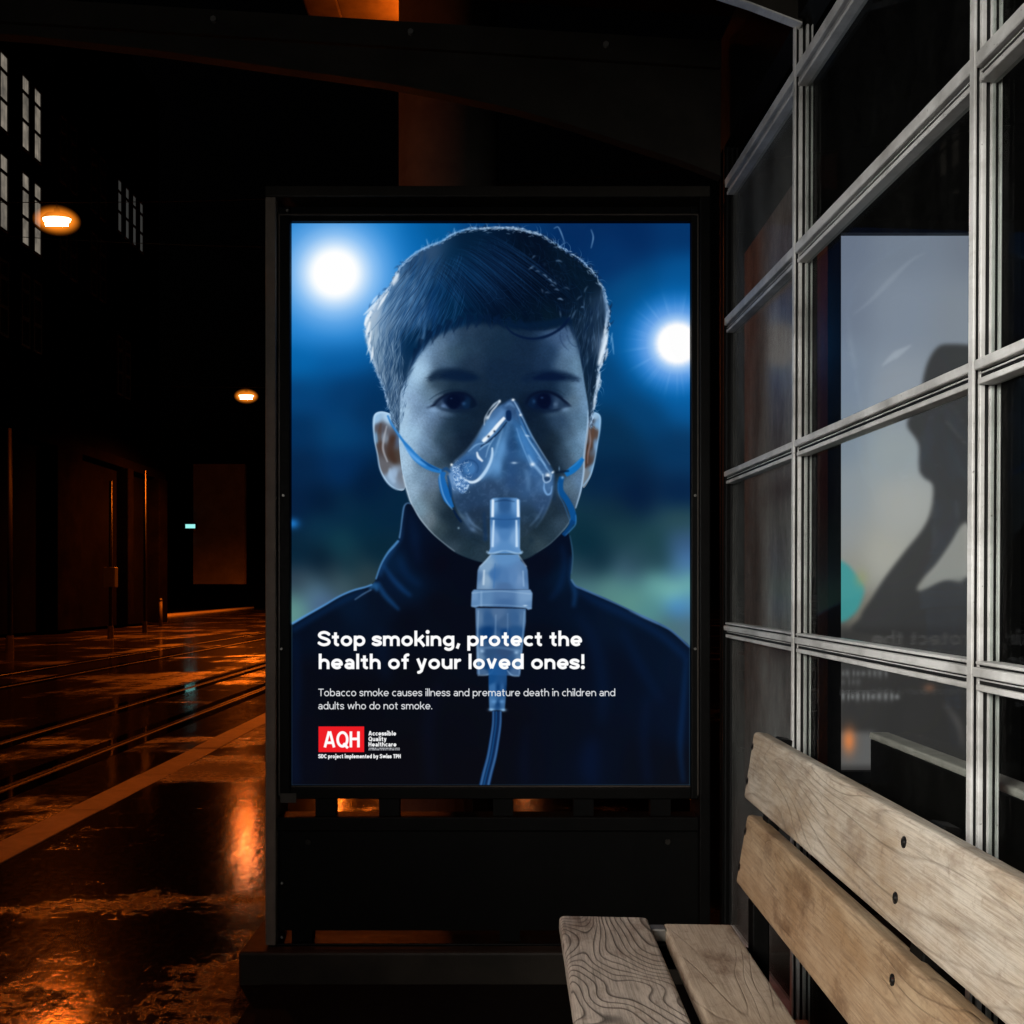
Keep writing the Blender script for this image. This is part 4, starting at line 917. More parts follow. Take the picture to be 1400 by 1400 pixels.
M_black = painted('black_steel', (.0035, .0033, .0030), .5, 0, .10, .35, 9)
M_dark = painted('dark_grey_steel', (.026, .023, .019), .5, 0, .15, .4, 8)
M_case = painted('case_edge_steel', (.075, .062, .052), .45, .2, .3, .4, 10)
M_gasket = painted('rubber_gasket', (.006, .006, .006), .6, 0, .3)
def m_alu():
    t = NT('weathered_white_aluminium'); v = t.coord((1, .12, 1)); v2 = t.coord()
    n = t.noise(v, 50, 4, .6); n2 = t.noise(v2, 6, 5, .6); sp = t.noise(v2, 170, 2, .5)
    c = t.mix(t.ramp(n2, (.34, 0.), (.56, 1.)), (.30, .295, .285), (.60, .60, .59))
    c = t.mix(t.ramp(n, (.36, .22), (.5, 0.)), c, (.30, .28, .25))
    c = t.mix(t.ramp(sp, (.70, 0.), (.76, .7)), c, (.10, .09, .08))
    t.pbr(c, t.math('ADD', t.math('MULTIPLY', n, .2), .32), 0, .5, t.bump(n, .12, .001)); return t.m
M_alu = m_alu()
def m_glass(name, dirt_c, dirt, rough=.02):
    """thin pane: clear, Fresnel reflection, a film of dirt"""
    t = NT(name); v = t.coord((1, 1, .35)); v2 = t.coord()
    tr = t.n('BsdfTransparent', Color=(.86, .88, .87, 1)); gl = t.n('BsdfGlossy', Roughness=rough)
    geo = t.t.nodes.new('ShaderNodeNewGeometry')
    fr = t.n('Fresnel', IOR=t.math('ADD', t.math('MULTIPLY', geo.outputs['Backfacing'], 1 / 1.08 - 1.08), 1.08))
    m1 = t.n('MixShader', Fac=fr, i1=tr, i2=gl)
    df = t.n('BsdfDiffuse', Color=(*dirt_c, 1))
    n = t.noise(v, 5, 7, .7); n2 = t.noise(v2, 60, 4, .7)
    f = t.math('MULTIPLY', t.math('MULTIPLY', t.ramp(n, (.4, .25), (.75, 1.)), t.ramp(n2, (.3, .45), (.7, 1.))), dirt)
    m2 = t.n('MixShader', Fac=f, i1=m1, i2=df)
    t.t.links.new(m2.outputs[0], t.out.inputs[0]); return t.m
M_glass = m_glass('clear_pane', (.5, .5, .48), .010)
M_glass_dirty = m_glass('dusty_pane', (.5, .5, .48), .20, .12)
M_glass_dark = m_glass('dark_pane', (.3, .3, .3), .006)
M_edge = painted('lit_grey_edge', (.20, .165, .135), .5, 0, .3, .3, 10)  # for the left case post only: light falling on it put into a paler colour
M_pole_box = painted('grey_box_paint', (.012, .012, .012), .5)
M_screw = painted('dark_screw', (.03, .028, .026), .35, .8, .5)
M_steel = painted('galvanised_steel', (.32, .31, .29), .4, .7, .5, .3)
def m_wood(name, base, light, dark, ring=16., width=.12, contrast=.8, stretch=.22, seed=0., rough=.5, stain=(.10, .05, .025), patch0=.25, scale=4.2, dirt=.8):
    t = NT(name); v = t.coord((1, stretch, 1), loc=(seed, seed * .7, seed * .3)); v0 = t.coord(loc=(seed, 0, seed)); fine = t.coord((1, .035, 1), loc=(seed, seed, 0))
    n = t.n('TexNoise', Vector=v, Scale=scale, Detail=1.4, Roughness=.4, Distortion=.5).outputs[0]
    r = t.math('FRACT', t.math('MULTIPLY', n, ring))
    line = t.ramp(r, (0., 1.), (width, .15), (width * 2.4, 0.), (.9, 0.), (1., 1.))
    patch = t.ramp(t.noise(v0, 2.6, 3), (.40, patch0), (.60, 1.))
    g = t.noise(fine, 260, 5, .8); pat = t.noise(t.coord((1, .45, 1), loc=(seed, 0, seed)), 7, 6, .7); worn = t.noise(v0, 45, 4, .7)
    c = t.mix(t.ramp(pat, (.38, 0.), (.64, 1.)), base, light)
    c = t.mix(t.math('MULTIPLY', t.ramp(g, (.32, 1.), (.56, 0.)), .6), c, dark)
    c = t.mix(t.math('MULTIPLY', t.math('MULTIPLY', line, patch), contrast), c, dark)
    blot = t.math('MULTIPLY', t.ramp(t.noise(t.coord((1, .5, .35), loc=(seed, 1, 2)), 9, 5, .75), (.52, 0.), (.72, 1.)), dirt)
    c = t.mix(blot, c, stain)
    c = t.mix(t.math('MULTIPLY', t.ramp(worn, (.58, 0.), (.74, 1.)), .45), c, stain)
    h = t.math('SUBTRACT', t.math('MULTIPLY', g, .5), t.math('MULTIPLY', line, patch))
    t.pbr(c, t.math('ADD', t.math('MULTIPLY', g, .3), rough - .12), 0, .35, t.bump(t.math('ADD', h, t.math('MULTIPLY', worn, .4)), .6, .0018)); return t.m
M_wood_seat = m_wood('carved_grain_wood', (.42, .37, .30), (.60, .55, .47), (.02, .015, .011), 36., .22, 1.0, .5, 3.1, .55, patch0=.75)
M_wood_seat2 = m_wood('smooth_pale_wood', (.38, .31, .22), (.52, .45, .35), (.12, .085, .055), 26., .10, .35, .14, 8.4, patch0=.1, scale=6)
M_wood_back = m_wood('varnished_wood_upper', (.37, .275, .185), (.57, .51, .43), (.10, .065, .04), 22., .08, .42, .16, 5.2, .42, patch0=0, scale=7, dirt=.75)
M_mirror_edge = painted('mirrored_edge_grey', (.42, .40, .37), .6, 0, .3, .3, 30)  # pale grey standing for the lit edge of the mirrored bench
M_wood_back2 = m_wood('varnished_wood_lower', (.32, .21, .115), (.47, .36, .235), (.10, .055, .03), 22., .08, .38, .14, 11.7, .45, patch0=0, scale=7, dirt=.9)
def m_wet(name, base, scale=.55, grain=60., bmp=.5, seed=0, thr=(.47, .53), stretch=(.6, 1., 1)):
    """gritty asphalt with mirror-flat films of water whose edges break up along the grit"""
    t = NT(name); v = t.coord(loc=(seed, 0, 0)); vs = t.coord(stretch, loc=(seed, 3, 0)); vl = t.coord((1.6, .05, 1), loc=(0, seed, 0))
    band = t.noise(vs, scale, 7, .66, .3); run = t.noise(vl, .9, 5, .6)
    g = t.noise(v, grain, 3, .6); g2 = t.noise(v, grain * .22, 4, .6); w = t.noise(t.coord((1, .35, 1)), 5., 4, .6)
    m = t.math('ADD', t.math('ADD', t.math('MULTIPLY', band, .66), t.math('MULTIPLY', run, .30)), t.math('MULTIPLY', t.math('SUBTRACT', g2, .3), .12))
    wet = t.ramp(m, (thr[0], 0.), (thr[1], 1.)); dry = t.math('SUBTRACT', 1., wet)
    rough = t.math('ADD', t.math('MULTIPLY', dry, .34), t.math('ADD', t.math('MULTIPLY', g2, .10), .065))
    big = t.ramp(t.noise(t.coord((.25, .6, 1), loc=(seed, 9, 0)), .8, 3, .6), (.38, .12), (.62, 1.))
    spec = t.math('ADD', t.math('MULTIPLY', wet, .5), t.math('MULTIPLY', big, .16))
    c = t.mix(t.math('MULTIPLY', t.math('MULTIPLY', dry, big), t.ramp(g2, (.3, .25), (.75, 1.))), tuple(x * .10 for x in base), base)
    nb = t.bump(w, .06, .03); nb = t.bump(g2, t.math('ADD', t.math('MULTIPLY', dry, bmp * .8), .04), .008, nb); nb = t.bump(g, t.math('ADD', t.math('MULTIPLY', dry, bmp), .03), .004, nb)
    t.pbr(c, rough, 0, spec, nb); return t.m
M_road = m_wet('wet_road_asphalt', (.075, .060, .048), .42, 70., .9, 0, (.40, .49))
M_pave = m_wet('wet_pavement_asphalt', (.026, .021, .017), .55, 170., 1., 4, (.415, .48), (.40, 1.3, 1))
M_kerb = painted('damp_granite', (.30, .26, .22), .5, 0, .3, .65, 2.2, .6)
M_floor = painted('dry_shelter_floor', (.006, .0055, .005), .8, 0, .08, .4, 4)
M_seal = painted('wet_rail_seal', (.002, .002, .002), .05, 0, .35, .2, 6, .03)
M_rail = painted('worn_rail_steel', (.30, .29, .28), .16, 1., .5)
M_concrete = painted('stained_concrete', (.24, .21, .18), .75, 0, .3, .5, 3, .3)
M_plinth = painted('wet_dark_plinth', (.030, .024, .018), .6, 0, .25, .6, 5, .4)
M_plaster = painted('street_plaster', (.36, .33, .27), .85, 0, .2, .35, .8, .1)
M_pier = painted('near_black_stone', (.0020, .0017, .0014), .85, 0, 0., .5, 1.2, .1)  # near-black base colour for piers and pilasters
M_facade = painted('near_black_facade', (.0016, .0014, .0012), .85, 0, 0., .4, .7, .1)  # near-black base colour with random tone
M_wframe = painted('window_frame_paint', (.02, .02, .02), .6)
def m_pane_lit():
    t = NT('curtained_lit_pane'); v = t.coord((1, 1, 1))
    n = t.noise(v, 2.6, 4); n2 = t.noise(t.coord((1, 6, .3)), 3, 3)
    c = t.mix(t.ramp(n, (.3, 0.), (.7, 1.)), (.09, .08, .065), (.28, .24, .19)); c = t.mix(t.ramp(n2, (.35, .6), (.6, 0.)), c, (.07, .065, .06))
    t.t.links.new(t.n('Emission', Color=c, Strength=1.0).outputs[0], t.out.inputs[0]); return t.m
M_pane_lit = m_pane_lit()
M_pane_dim = emitter('dim_pane', (.032, .032, .030), 1)
M_pane_dark = painted('unlit_pane', (.01, .01, .012), .12)

# ================================================================== flat prints
def picture(name, arr):
    h, w = arr.shape[:2]
    im = bpy.data.images.new(name, w, h, alpha=False)
    px = np.ones((h, w, 4), np.float32); px[..., :3] = arr[::-1]
    im.pixels.foreach_set(px.ravel()); im.update(); im.pack(); return im
def print_mat(name, im, k=1.0, gloss=.25):
    t = NT(name); tx = t.t.nodes.new('ShaderNodeTexImage'); tx.image = im; tx.extension = 'EXTEND'
    uv = t.t.nodes.new('ShaderNodeUVMap'); t.t.links.new(uv.outputs[0], tx.inputs[0])
    p = t.pbr((.0015, .0015, .0015), .9, 0, 0.0)
    t.t.links.new(tx.outputs[0], p.inputs['Emission Color']); p.inputs['Emission Strength'].default_value = k
    return t.m
def sheet(name, x0, x1, y, z0, z1, mat, parent=None, th=.002):
    """thin printed sheet facing -Y with its picture on the front face"""
    bm = B(x0, x1, y, y + th, z0, z1); uv = bm.loops.layers.uv.new('UVMap')
    for f in bm.faces:
        for l in f.loops: l[uv].uv = ((l.vert.co.x - x0) / (x1 - x0), (l.vert.co.z - z0) / (z1 - z0)) if f.normal.y < -.5 else (.02, .01)
    return obj(name, bm, mat, parent)

# ================================================================== ground
bm = bmesh.new(); 
def sheet_xy(x0, x1, y0, y1, z, bm=None):
    bm = bm or bmesh.new(); bm.faces.new([bm.verts.new(p) for p in ((x0, y0, z), (x1, y0, z), (x1, y1, z), (x0, y1, z))]); return bm
structure('road', sheet_xy(-300, 300, -60, 600, -.10), M_road)
pv = B(-2.14, 16, -12, 160, -.3, 0.0); structure('pavement', pv, M_pave)
kerb = bpy.data.objects.new('kerb', None); link(kerb); kerb['kind'] = 'structure'
km = [bpy.data.meshes.new('kerb_stone') for _ in range(3)]
for i, me in enumerate(km):
    b = B(-.0975, .0975, .004, .996, -.2, .004 - i * .002, bev=.008); b.to_mesh(me); b.free(); me.materials.append(M_kerb)
for i in range(64):
    o = bpy.data.objects.new('kerb_stone', km[(i * 7) % 3]); o.location = (-2.24 + rnd.uniform(-.003, .003), -2 + i, 0); link(o, kerb)
b = B(-2.3375, -2.1425, 62, 160, -.2, .003); obj('kerb_run', b, M_kerb, kerb)
def track(x):
    t = bpy.data.objects.new('tram_track', None); link(t); t['kind'] = 'structure'
    for s in (-.5, .5):
        r = bmesh.new(); box(r, x + s - .030, x + s + .022, -20, 200, -.14, -.096, bev=.006, seg=1); box(r, x + s + .052, x + s + .070, -20, 200, -.14, -.0965)
        obj('rail', r, M_rail, t); g = B(x + s + .022, x + s + .052, -20, 200, -.14, -.099); ob = obj('rail_groove', g, M_gasket, t)
        s2 = bmesh.new(); box(s2, x + s - .16, x + s - .030, -20, 200, -.14, -.0975); box(s2, x + s + .070, x + s + .19, -20, 200, -.14, -.0975); obj('rail_seal', s2, M_seal, t)
track(-3.72); track(-7.2)
# far kerb of the side street, wet and pale
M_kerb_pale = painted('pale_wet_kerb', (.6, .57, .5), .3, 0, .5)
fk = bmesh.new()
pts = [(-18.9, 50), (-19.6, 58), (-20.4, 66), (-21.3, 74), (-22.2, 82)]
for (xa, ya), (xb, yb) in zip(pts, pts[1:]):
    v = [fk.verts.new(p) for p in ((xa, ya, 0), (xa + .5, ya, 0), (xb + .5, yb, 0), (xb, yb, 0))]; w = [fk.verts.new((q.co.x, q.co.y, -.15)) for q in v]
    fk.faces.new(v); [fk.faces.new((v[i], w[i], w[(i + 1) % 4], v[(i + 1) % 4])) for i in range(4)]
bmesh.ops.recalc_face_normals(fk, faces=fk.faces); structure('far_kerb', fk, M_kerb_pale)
fl = B(-.72, 2.2, -3, 2.765, -.05, .004); structure('shelter_floor', fl, M_floor)

# ================================================================== sodium street lamps hung over the tracks
M_lens = emitter('sodium_bowl', (1.0, .74, .42), 9); M_core = emitter('sodium_tube', (1, .74, .42), 40)
def m_shell():  # lamp halo put into an added emissive shell that fades towards its rim
    t = NT('sodium_halo_glow'); tr = t.n('BsdfTransparent'); e = t.n('Emission', Color=(1, .25, .015, 1), Strength=5.); lw = t.n('LayerWeight', Blend=.5)
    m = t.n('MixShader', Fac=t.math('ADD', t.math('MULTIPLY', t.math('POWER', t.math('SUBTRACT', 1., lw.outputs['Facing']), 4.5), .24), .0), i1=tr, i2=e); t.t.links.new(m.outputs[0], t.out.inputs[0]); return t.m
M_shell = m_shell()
def street_lamp(x, y, z, label, power=1700., cone=135):
    t = thing('street_lamp', label, 'street lamp', (x, y, z), 'sodium lamps hung over the street')
    h = lathe(bmesh.new(), [(.0, .20), (.05, .19), (.06, .12), (.20, .09), (.27, .02), (.28, 0)], 20, Matrix.Diagonal((1, .55, 1, 1)))
    bmesh.ops.translate(h, vec=(x, y, z), verts=h.verts); obj('housing', h, M_dark, t, True)
    l = lathe(bmesh.new(), [(.262, -.002), (.245, -.05), (.18, -.085), (.0, -.10)], 20, Matrix.Diagonal((1, .5, 1, 1))); bmesh.ops.translate(l, vec=(x, y, z), verts=l.verts)
    obj('bowl', l, M_lens, t, True)
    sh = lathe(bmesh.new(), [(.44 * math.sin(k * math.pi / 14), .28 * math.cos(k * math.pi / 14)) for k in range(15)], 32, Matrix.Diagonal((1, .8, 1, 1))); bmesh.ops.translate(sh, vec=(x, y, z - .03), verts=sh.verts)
    obj('halo_shell', sh, M_shell, t, True)  # added glow around the bowl, no glass part
    c = tube(bmesh.new(), (x - .2, y, z - .104), (x + .2, y, z - .104), .035, n=8); obj('lamp_tube', c, M_core, t)
    k = tube(bmesh.new(), (x, y, z + .19), (x, y, z + .34), .015, n=6); obj('hanger', k, M_dark, t)
    ld = bpy.data.lights.new('sodium_light', 'SPOT'); ld.energy = power; ld.color = SODIUM; ld.spot_size = R(cone); ld.spot_blend = .8; ld.shadow_soft_size = .22
    lo = bpy.data.objects.new('sodium_light', ld); link(lo, t); lo.location = (0, 0, -.27)
    return t
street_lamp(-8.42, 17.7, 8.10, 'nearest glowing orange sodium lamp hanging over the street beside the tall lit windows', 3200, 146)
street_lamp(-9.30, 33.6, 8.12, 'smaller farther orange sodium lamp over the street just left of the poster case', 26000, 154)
street_lamp(-9.2, 50, 8.1, 'assumed orange sodium lamp farther down the street, unseen behind the poster case', 11000, 175)  # unseen lamp, assumed for the orange glints on the wet ground
street_lamp(-9.2, 66, 8.1, 'assumed farthest orange sodium lamp of the street row, unseen behind the poster case', 9000, 176)  # row assumed to go on; this unseen lamp lights the end house
street_lamp(.85, 52, 8.1, 'added orange sodium lamp straight behind the poster case, hidden by it', 3500, 170)  # unseen lamp added for orange glints in the slot under the case
street_lamp(-3.35, 20, 8.1, 'added orange sodium lamp over the near tracks, hidden behind the top of the poster', 1500, 162)  # unseen, added for orange on the pavement and under the case
street_lamp(-7.6, 1.8, 8.1, 'assumed orange sodium lamp over the street level with the shelter, above the picture', 520, 160)  # assumed outside the view; gives the orange on column and near pavement
for i, (y, x) in enumerate(((17.7, -8.42), (33.6, -9.3), (50, -9.2), (66, -9.2), (1.8, -7.6), (20, -3.35))):
    w = bmesh.new(); pts = [Vector((-13.9 + k * 24 / 16, y, 9.3 - .9 * (1 - ((k / 16 * 24 - 13.9 - x) / 14) ** 2))) for k in range(17)]
    for a, b_ in zip(pts, pts[1:]): tube(w, a, b_, .008, n=5, caps=False)
    so = obj('span_wire', w, M_dark); tag(so, ['thin black span wire holding the nearest sodium lamp', 'thin black span wire holding the second sodium lamp', 'thin black span wire behind the poster case, third in line', 'thin black span wire farthest down the street', 'thin black span wire over the street level with the shelter', 'thin black span wire just beyond the nearest sodium lamp'][i], 'cable', 'span wires across the street')
# ================================================================== left-hand street front
FX = -14.0
fb = thing('office_building', 'tall black street front with tall narrow lit windows at the left edge', 'building', (FX, 27, 0))
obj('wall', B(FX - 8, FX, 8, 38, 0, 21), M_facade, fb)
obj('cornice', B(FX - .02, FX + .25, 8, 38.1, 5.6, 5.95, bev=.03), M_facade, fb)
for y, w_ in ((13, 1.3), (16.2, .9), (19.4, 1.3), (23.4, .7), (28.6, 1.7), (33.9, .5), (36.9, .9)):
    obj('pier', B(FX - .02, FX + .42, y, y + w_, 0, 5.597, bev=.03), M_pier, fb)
def window(y, z0, z1, w, mat, fr=(.22, .62)):
    f = bmesh.new(); x0, x1 = FX - .01, FX + .05
    box(f, x0, x1, y - .05, y, z0 - .05, z1 + .05); box(f, x0, x1, y + w, y + w + .05, z0 - .05, z1 + .05)
    box(f, x0, x1, y, y + w, z0 - .05, z0); box(f, x0, x1, y, y + w, z1, z1 + .05)
    H = z1 - z0; cuts = [0, 1 - fr[1], 1 - fr[0], 1]
    for c in cuts[1:-1]: box(f, x0, x1 - .004, y, y + w, z0 + H * c - .045, z0 + H * c + .045)
    wo_ = obj('window', f, M_wframe, fb)
    for a, c in zip(cuts, cuts[1:]):
        za = z0 + H * a + (.046 if a else .001); zb = z0 + H * c - (.046 if c < 1 else .001)
        p = obj('pane', B(FX + .004, FX + .016, y + .001, y + w - .001, za, zb), mat, None); p.parent = wo_
for y in (25.45, 26.1, 27.28, 27.98):
    window(y, 13.95, 16.0, .38, M_pane_lit); window(y, 11.2, 13.2, .38, M_pane_lit)
for i, y in enumerate((33.95, 34.62, 35.28, 35.95)):
    window(y, 14.1, 15.9, .30, M_pane_dim if i else M_pane_dim)
for y in (29.6, 30.3, 31.8, 32.5): window(y, 14.0, 16.0, .38, M_pane_dark); window(y, 11.2, 13.2, .38, M_pane_dark)
for y in (25.45, 26.1, 27.28, 27.98, 33.95, 34.62): window(y, 8.3, 10.3, .38, M_pane_dark)
# ---- buildings closing the side street
eb = thing('plastered_house', 'plastered house at the end of the street glowing orange under the lamps', 'building', (-24, 82, 0))
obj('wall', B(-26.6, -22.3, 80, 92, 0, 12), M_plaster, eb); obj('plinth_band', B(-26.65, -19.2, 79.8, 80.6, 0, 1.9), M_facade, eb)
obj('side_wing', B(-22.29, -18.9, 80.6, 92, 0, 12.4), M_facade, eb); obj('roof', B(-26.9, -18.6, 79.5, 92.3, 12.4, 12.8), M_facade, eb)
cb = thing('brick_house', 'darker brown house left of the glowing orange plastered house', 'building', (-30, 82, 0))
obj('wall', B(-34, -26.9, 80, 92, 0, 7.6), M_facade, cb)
for y in (-32.2, -30.6, -29.0, -27.9): obj('pilaster', B(y, y + .5, 79.75, 80.0, 0, 6.2), M_pier, cb)
obj('gable', extrude_y(bmesh.new(), [(-34, 7.6), (-26.9, 7.6), (-30.4, 9.6)], 80, 92), M_facade, cb)
bb = thing('dark_block', 'black block closing the view of the street behind the shelter', 'building', (-6, 96, 0)); obj('wall', B(-18, 20, 96, 110, 0, 16), M_facade, bb); obj('roof', B(-18.4, 20.4, 95.6, 110.4, 16, 16.5), M_facade, bb)
sg = thing('lit_sign', 'small glowing pale cyan sign at the corner of the orange house', 'sign', (-26.6, 79.5, 6.7))
obj('sign_box', B(-27.15, -26.15, 79.45, 79.7, 6.5, 6.95, bev=.04), M_dark, sg); obj('lit_face', B(-27.05, -26.25, 79.40, 79.449, 6.56, 6.89), emitter('cyan_sign_face', (.35, .95, .9), 1.0), sg)
# ---- poles, bollard
def pole(x, y, h, r, label, box_z=None):
    p = thing('street_pole', label, 'pole', (x, y, -.1)); obj('shaft', tube(bmesh.new(), (x, y, -.1), (x, y, h), r, r * .75, 10), M_black, p, True)
    obj('base_collar', tube(bmesh.new(), (x, y, -.1), (x, y, .25), r * 1.7, r * 1.5, 10), M_dark, p)
    if box_z: obj('control_box', B(x - .16, x + .16, y - .12, y + .12, box_z, box_z + .55, bev=.02), M_pole_box, p)
pole(-10.5, 20, 4.6, .05, 'thin dark pole at the left edge in front of the street front')
pole(-10.9, 26, 4.2, .05, 'thin pole with a small grey control box beside the street front', 1.3)
pole(-11.5, 30, 5.0, .045, 'thin bare pole, farthest right before the side street')
bo = thing('bollard', 'small pale bollard on the street in front of the dark houses', 'bollard', (-13.2, 36, -.1)); obj('shaft', tube(bmesh.new(), (-13.2, 36, -.1), (-13.2, 36, .85), .07, .06, 10), M_dark, bo, True); obj('cap', tube(bmesh.new(), (-13.2, 36, .85), (-13.2, 36, .95), .075, .03, 10), M_pole_box, bo, True)
# ================================================================== overpass over the shelter's back
cc = thing('concrete_column', 'round concrete column rising behind the poster case, left edge lit orange', 'column', (-.32, 5.0, 0))
obj('shaft', tube(bmesh.new(), (-.32, 5.0, 0), (-.32, 5.0, 6.2), .262, n=40), M_concrete, cc, True); obj('base_ring', tube(bmesh.new(), (-.32, 5.0, 0), (-.32, 5.0, .12), .31, .29, 40), M_concrete, cc)
od = thing('overpass_deck', 'concrete overpass deck overhead, its underside lit orange beside the column', 'bridge', (0, 9, 6.2))
obj('slab', B(-1.47, -.12, 4.2, 8.45, 6.2, 6.6), M_concrete, od); obj('edge_beam', B(-1.77, -1.471, 4.2, 8.45, 6.19, 6.9, bev=.02), M_concrete, od)
BY = 8.2
bl = thing('assumed_uplight', 'small orange uplight, assumed and unseen, under the overpass deck behind the concrete column', 'lamp', (-.76, BY, 6.2))  # assumed source, out of view, for the orange patch on the deck
obj('mount_plate', B(-.86, -.66, BY - .1, BY + .1, 6.17, 6.199), M_dark, bl); obj('lamp_body', tube(bmesh.new(), (-.76, BY, 6.12), (-.76, BY, 6.169), .10, .10, 14), M_dark, bl, True)
obj('stem', tube(bmesh.new(), (-.76, BY, 5.74), (-.76, BY, 6.12), .014, n=8), M_dark, bl)
obj('reflector_cup', lathe(bmesh.new(), [(.0, 5.66), (.06, 5.67), (.10, 5.72), (.105, 5.76), (.095, 5.76), (.09, 5.725), (0, 5.69)], 16, Matrix.Translation((-.76, BY, 0))), M_dark, bl, True)
ld = bpy.data.lights.new('uplight', 'SPOT'); ld.energy = 34; ld.color = SODIUM; ld.shadow_soft_size = .05; ld.spot_size = R(165); ld.spot_blend = .3; lo = bpy.data.objects.new('uplight', ld); link(lo, bl); lo.location = (.0, -.0, -.30); lo.rotation_euler = (R(180), 0, 0)  # light of the assumed lamp under the deck

# ================================================================== tram shelter
EYE = 1.14
XG = .766; XF = .737                       # glass plane, front plane of the frames
YC = [2.79, 2.177, 1.389, .655, -.106, -.867]
MW = Matrix.Rotation(math.atan(.0384), 4, 'Z') @ Matrix.Translation((0, 0, 1.14)) @ Matrix.Rotation(math.atan(.010), 4, 'X') @ Matrix.Translation((0, 0, -1.14))   # the wall runs 2 degrees off the view axis
TR = [(1.142, 1.188), (.738, .782), (.294, .331), (-.158, -.114), (-1.07, -1.01)]
gw = thing('glass_wall', 'glazed shelter side wall of white aluminium frames behind the wooden bench', 'glass wall', (.68, 1.2, 0))
ZT = EYE + 1.285
for i, y in enumerate(YC):
    p = bmesh.new(); first = i == 0
    hw = .007
    strips = [(XF, XF + .0045), (XF + .0115, XF + .0190), (XF + .0275, XF + .0335), (XF + .0405, XF + .0435)]
    for a, c in strips: box(p, a, c, y - hw, y + hw, .06, ZT, bev=.0010, seg=1)
    po = obj('post', p, M_black if first else M_alu, gw)
    obj('gasket', B(XF + .001, XF + .0425, y - .0005, y + .006, .061, ZT - .001), M_gasket, po)
for i in range(len(YC) - 1):
    ya, yb = YC[i + 1] + .0071, YC[i] - .0071
    for j, (h0, h1) in enumerate(TR):
        z0, z1 = EYE + h0, EYE + h1; t = bmesh.new(); H = z1 - z0
        box(t, XF + .001, XF + .014, ya, yb, z0 + .021, z1 - (.009 if h0 < 0 else .001), bev=.0015, seg=1)
        box(t, XF + .010, XF + .020, ya, yb, z0 + .0155, z0 + .0175)
        box(t, XF + .007, XF + .036, ya, yb, z0, z0 + .009, bev=.0012, seg=1)
        if h0 < 0: box(t, XF + .006, XF + .036, ya, yb, z1 - .005, z1, bev=.0012, seg=1)
        to = obj('transom', t, M_alu, gw)
        obj('gasket', B(XF + .0125, XF + .034, ya, yb, z0 + .0095, z1 - .0055), M_gasket, to)
    for j in range(len(TR) - 1):
        z0, z1 = EYE + TR[j + 1][1], EYE + TR[j][0]
        m = M_glass_dirty if i == 0 else (M_glass if i == 1 else M_glass_dark)
        obj('pane', B(XG - .002, XG + .002, ya, yb, z0 + .001, z1 - .001), m, gw)
obj('base_rail', B(XF + .004, XF + .04, YC[-1], YC[0], -.03, .06), M_black, gw)
for o in list(gw.children_recursive): o.data.transform(MW)
# ---- canopy: arched ribs, edge beams, roof sheet
cp = thing('shelter_canopy', 'dark shelter canopy with arched steel ribs above the poster', 'canopy', (0, 1.2, 2.6))
LOW = [(.617, 1.223), (.50, 1.268), (.328, 1.323), (.18, 1.372), (.006, 1.42), (-.19, 1.462), (-.379, 1.497), (-.636, 1.533), (-1.0, 1.585), (-1.385, 1.63), (-1.8, 1.66)]
def upz(x): return 1.571 - .0645 * x
for i, y in enumerate((2.80, 2.177, 1.416, .655, -.106)):
    dx, dz = (0, 0) if i == 0 else (.0384 * (2.8 - y) + .024, .076)
    pts = [(x + dx, EYE + z + dz) for x, z in LOW] + [(x + dx, EYE + upz(x) + dz) for x in (-1.8, -.8, 0, .617)]
    rb = obj('rib', extrude_y(bmesh.new(), pts, y - .012, y + .012), M_dark, cp)
    f = bmesh.new(); fw = .0125 if i == 1 else .02       # lower flange of the rib
    LS = [(x + dx, z + dz) for x, z in LOW]
    for (xa, za), (xb, zb) in zip(LS, LS[1:]):
        v = [f.verts.new(p) for p in ((xa, y - fw, EYE + za), (xa, y + fw, EYE + za), (xb, y + fw, EYE + zb), (xb, y - fw, EYE + zb))]
        w = [f.verts.new((q.co.x, q.co.y, q.co.z - .004)) for q in v]; f.faces.new(v); f.faces.new(list(reversed(w)))
        for k in range(4): f.faces.new((v[k], w[k], w[(k + 1) % 4], v[(k + 1) % 4]))
    bmesh.ops.recalc_face_normals(f, faces=f.faces); obj('flange', f, M_dark if i != 1 else M_alu, rb)
    ub = bmesh.new(); extrude_y(ub, [(-1.8 + dx, EYE + upz(-1.8) + .004 + dz), (.617 + dx, EYE + upz(.617) + .004 + dz), (.617 + dx, EYE + 1.612 + dz), (-1.8 + dx, EYE + 1.762 + dz)], y - .02, y + .02); obj('cross_beam', ub, M_dark, cp)
    for x in ((-.863, -.289, .28) if i == 0 else (-.6, .1)):
        q = tube(bmesh.new(), (x, y - .031, EYE + upz(x) + .045 + dz), (x, y - .0205, EYE + upz(x) + .045 + dz), .009, n=6); obj('bolt', q, M_steel, cp)
obj('roof_sheet', extrude_y(bmesh.new(), [(-1.85, EYE + 1.89), (.86, EYE + 1.72), (.86, EYE + 1.75), (-1.85, EYE + 1.92)], -1.2, 2.86), M_black, cp)
wpl = obj('wall_plate', B(XF + .001, XF + .05, YC[-1], 2.83, EYE + 1.2855, EYE + 1.62), M_black, cp); wpl.data.transform(MW)
obj('gutter', B(-1.88, -1.80, -1.2, 2.86, EYE + 1.62, EYE + 1.80, bev=.01), M_dark, cp)
for y in (2.82, -1.0): obj('corner_post', tube(bmesh.new(), (.652 if y > 0 else .79, y + .035, 0), (.652 if y > 0 else .79, y + .035, EYE + 1.6), .022, n=14), M_black, cp, True)
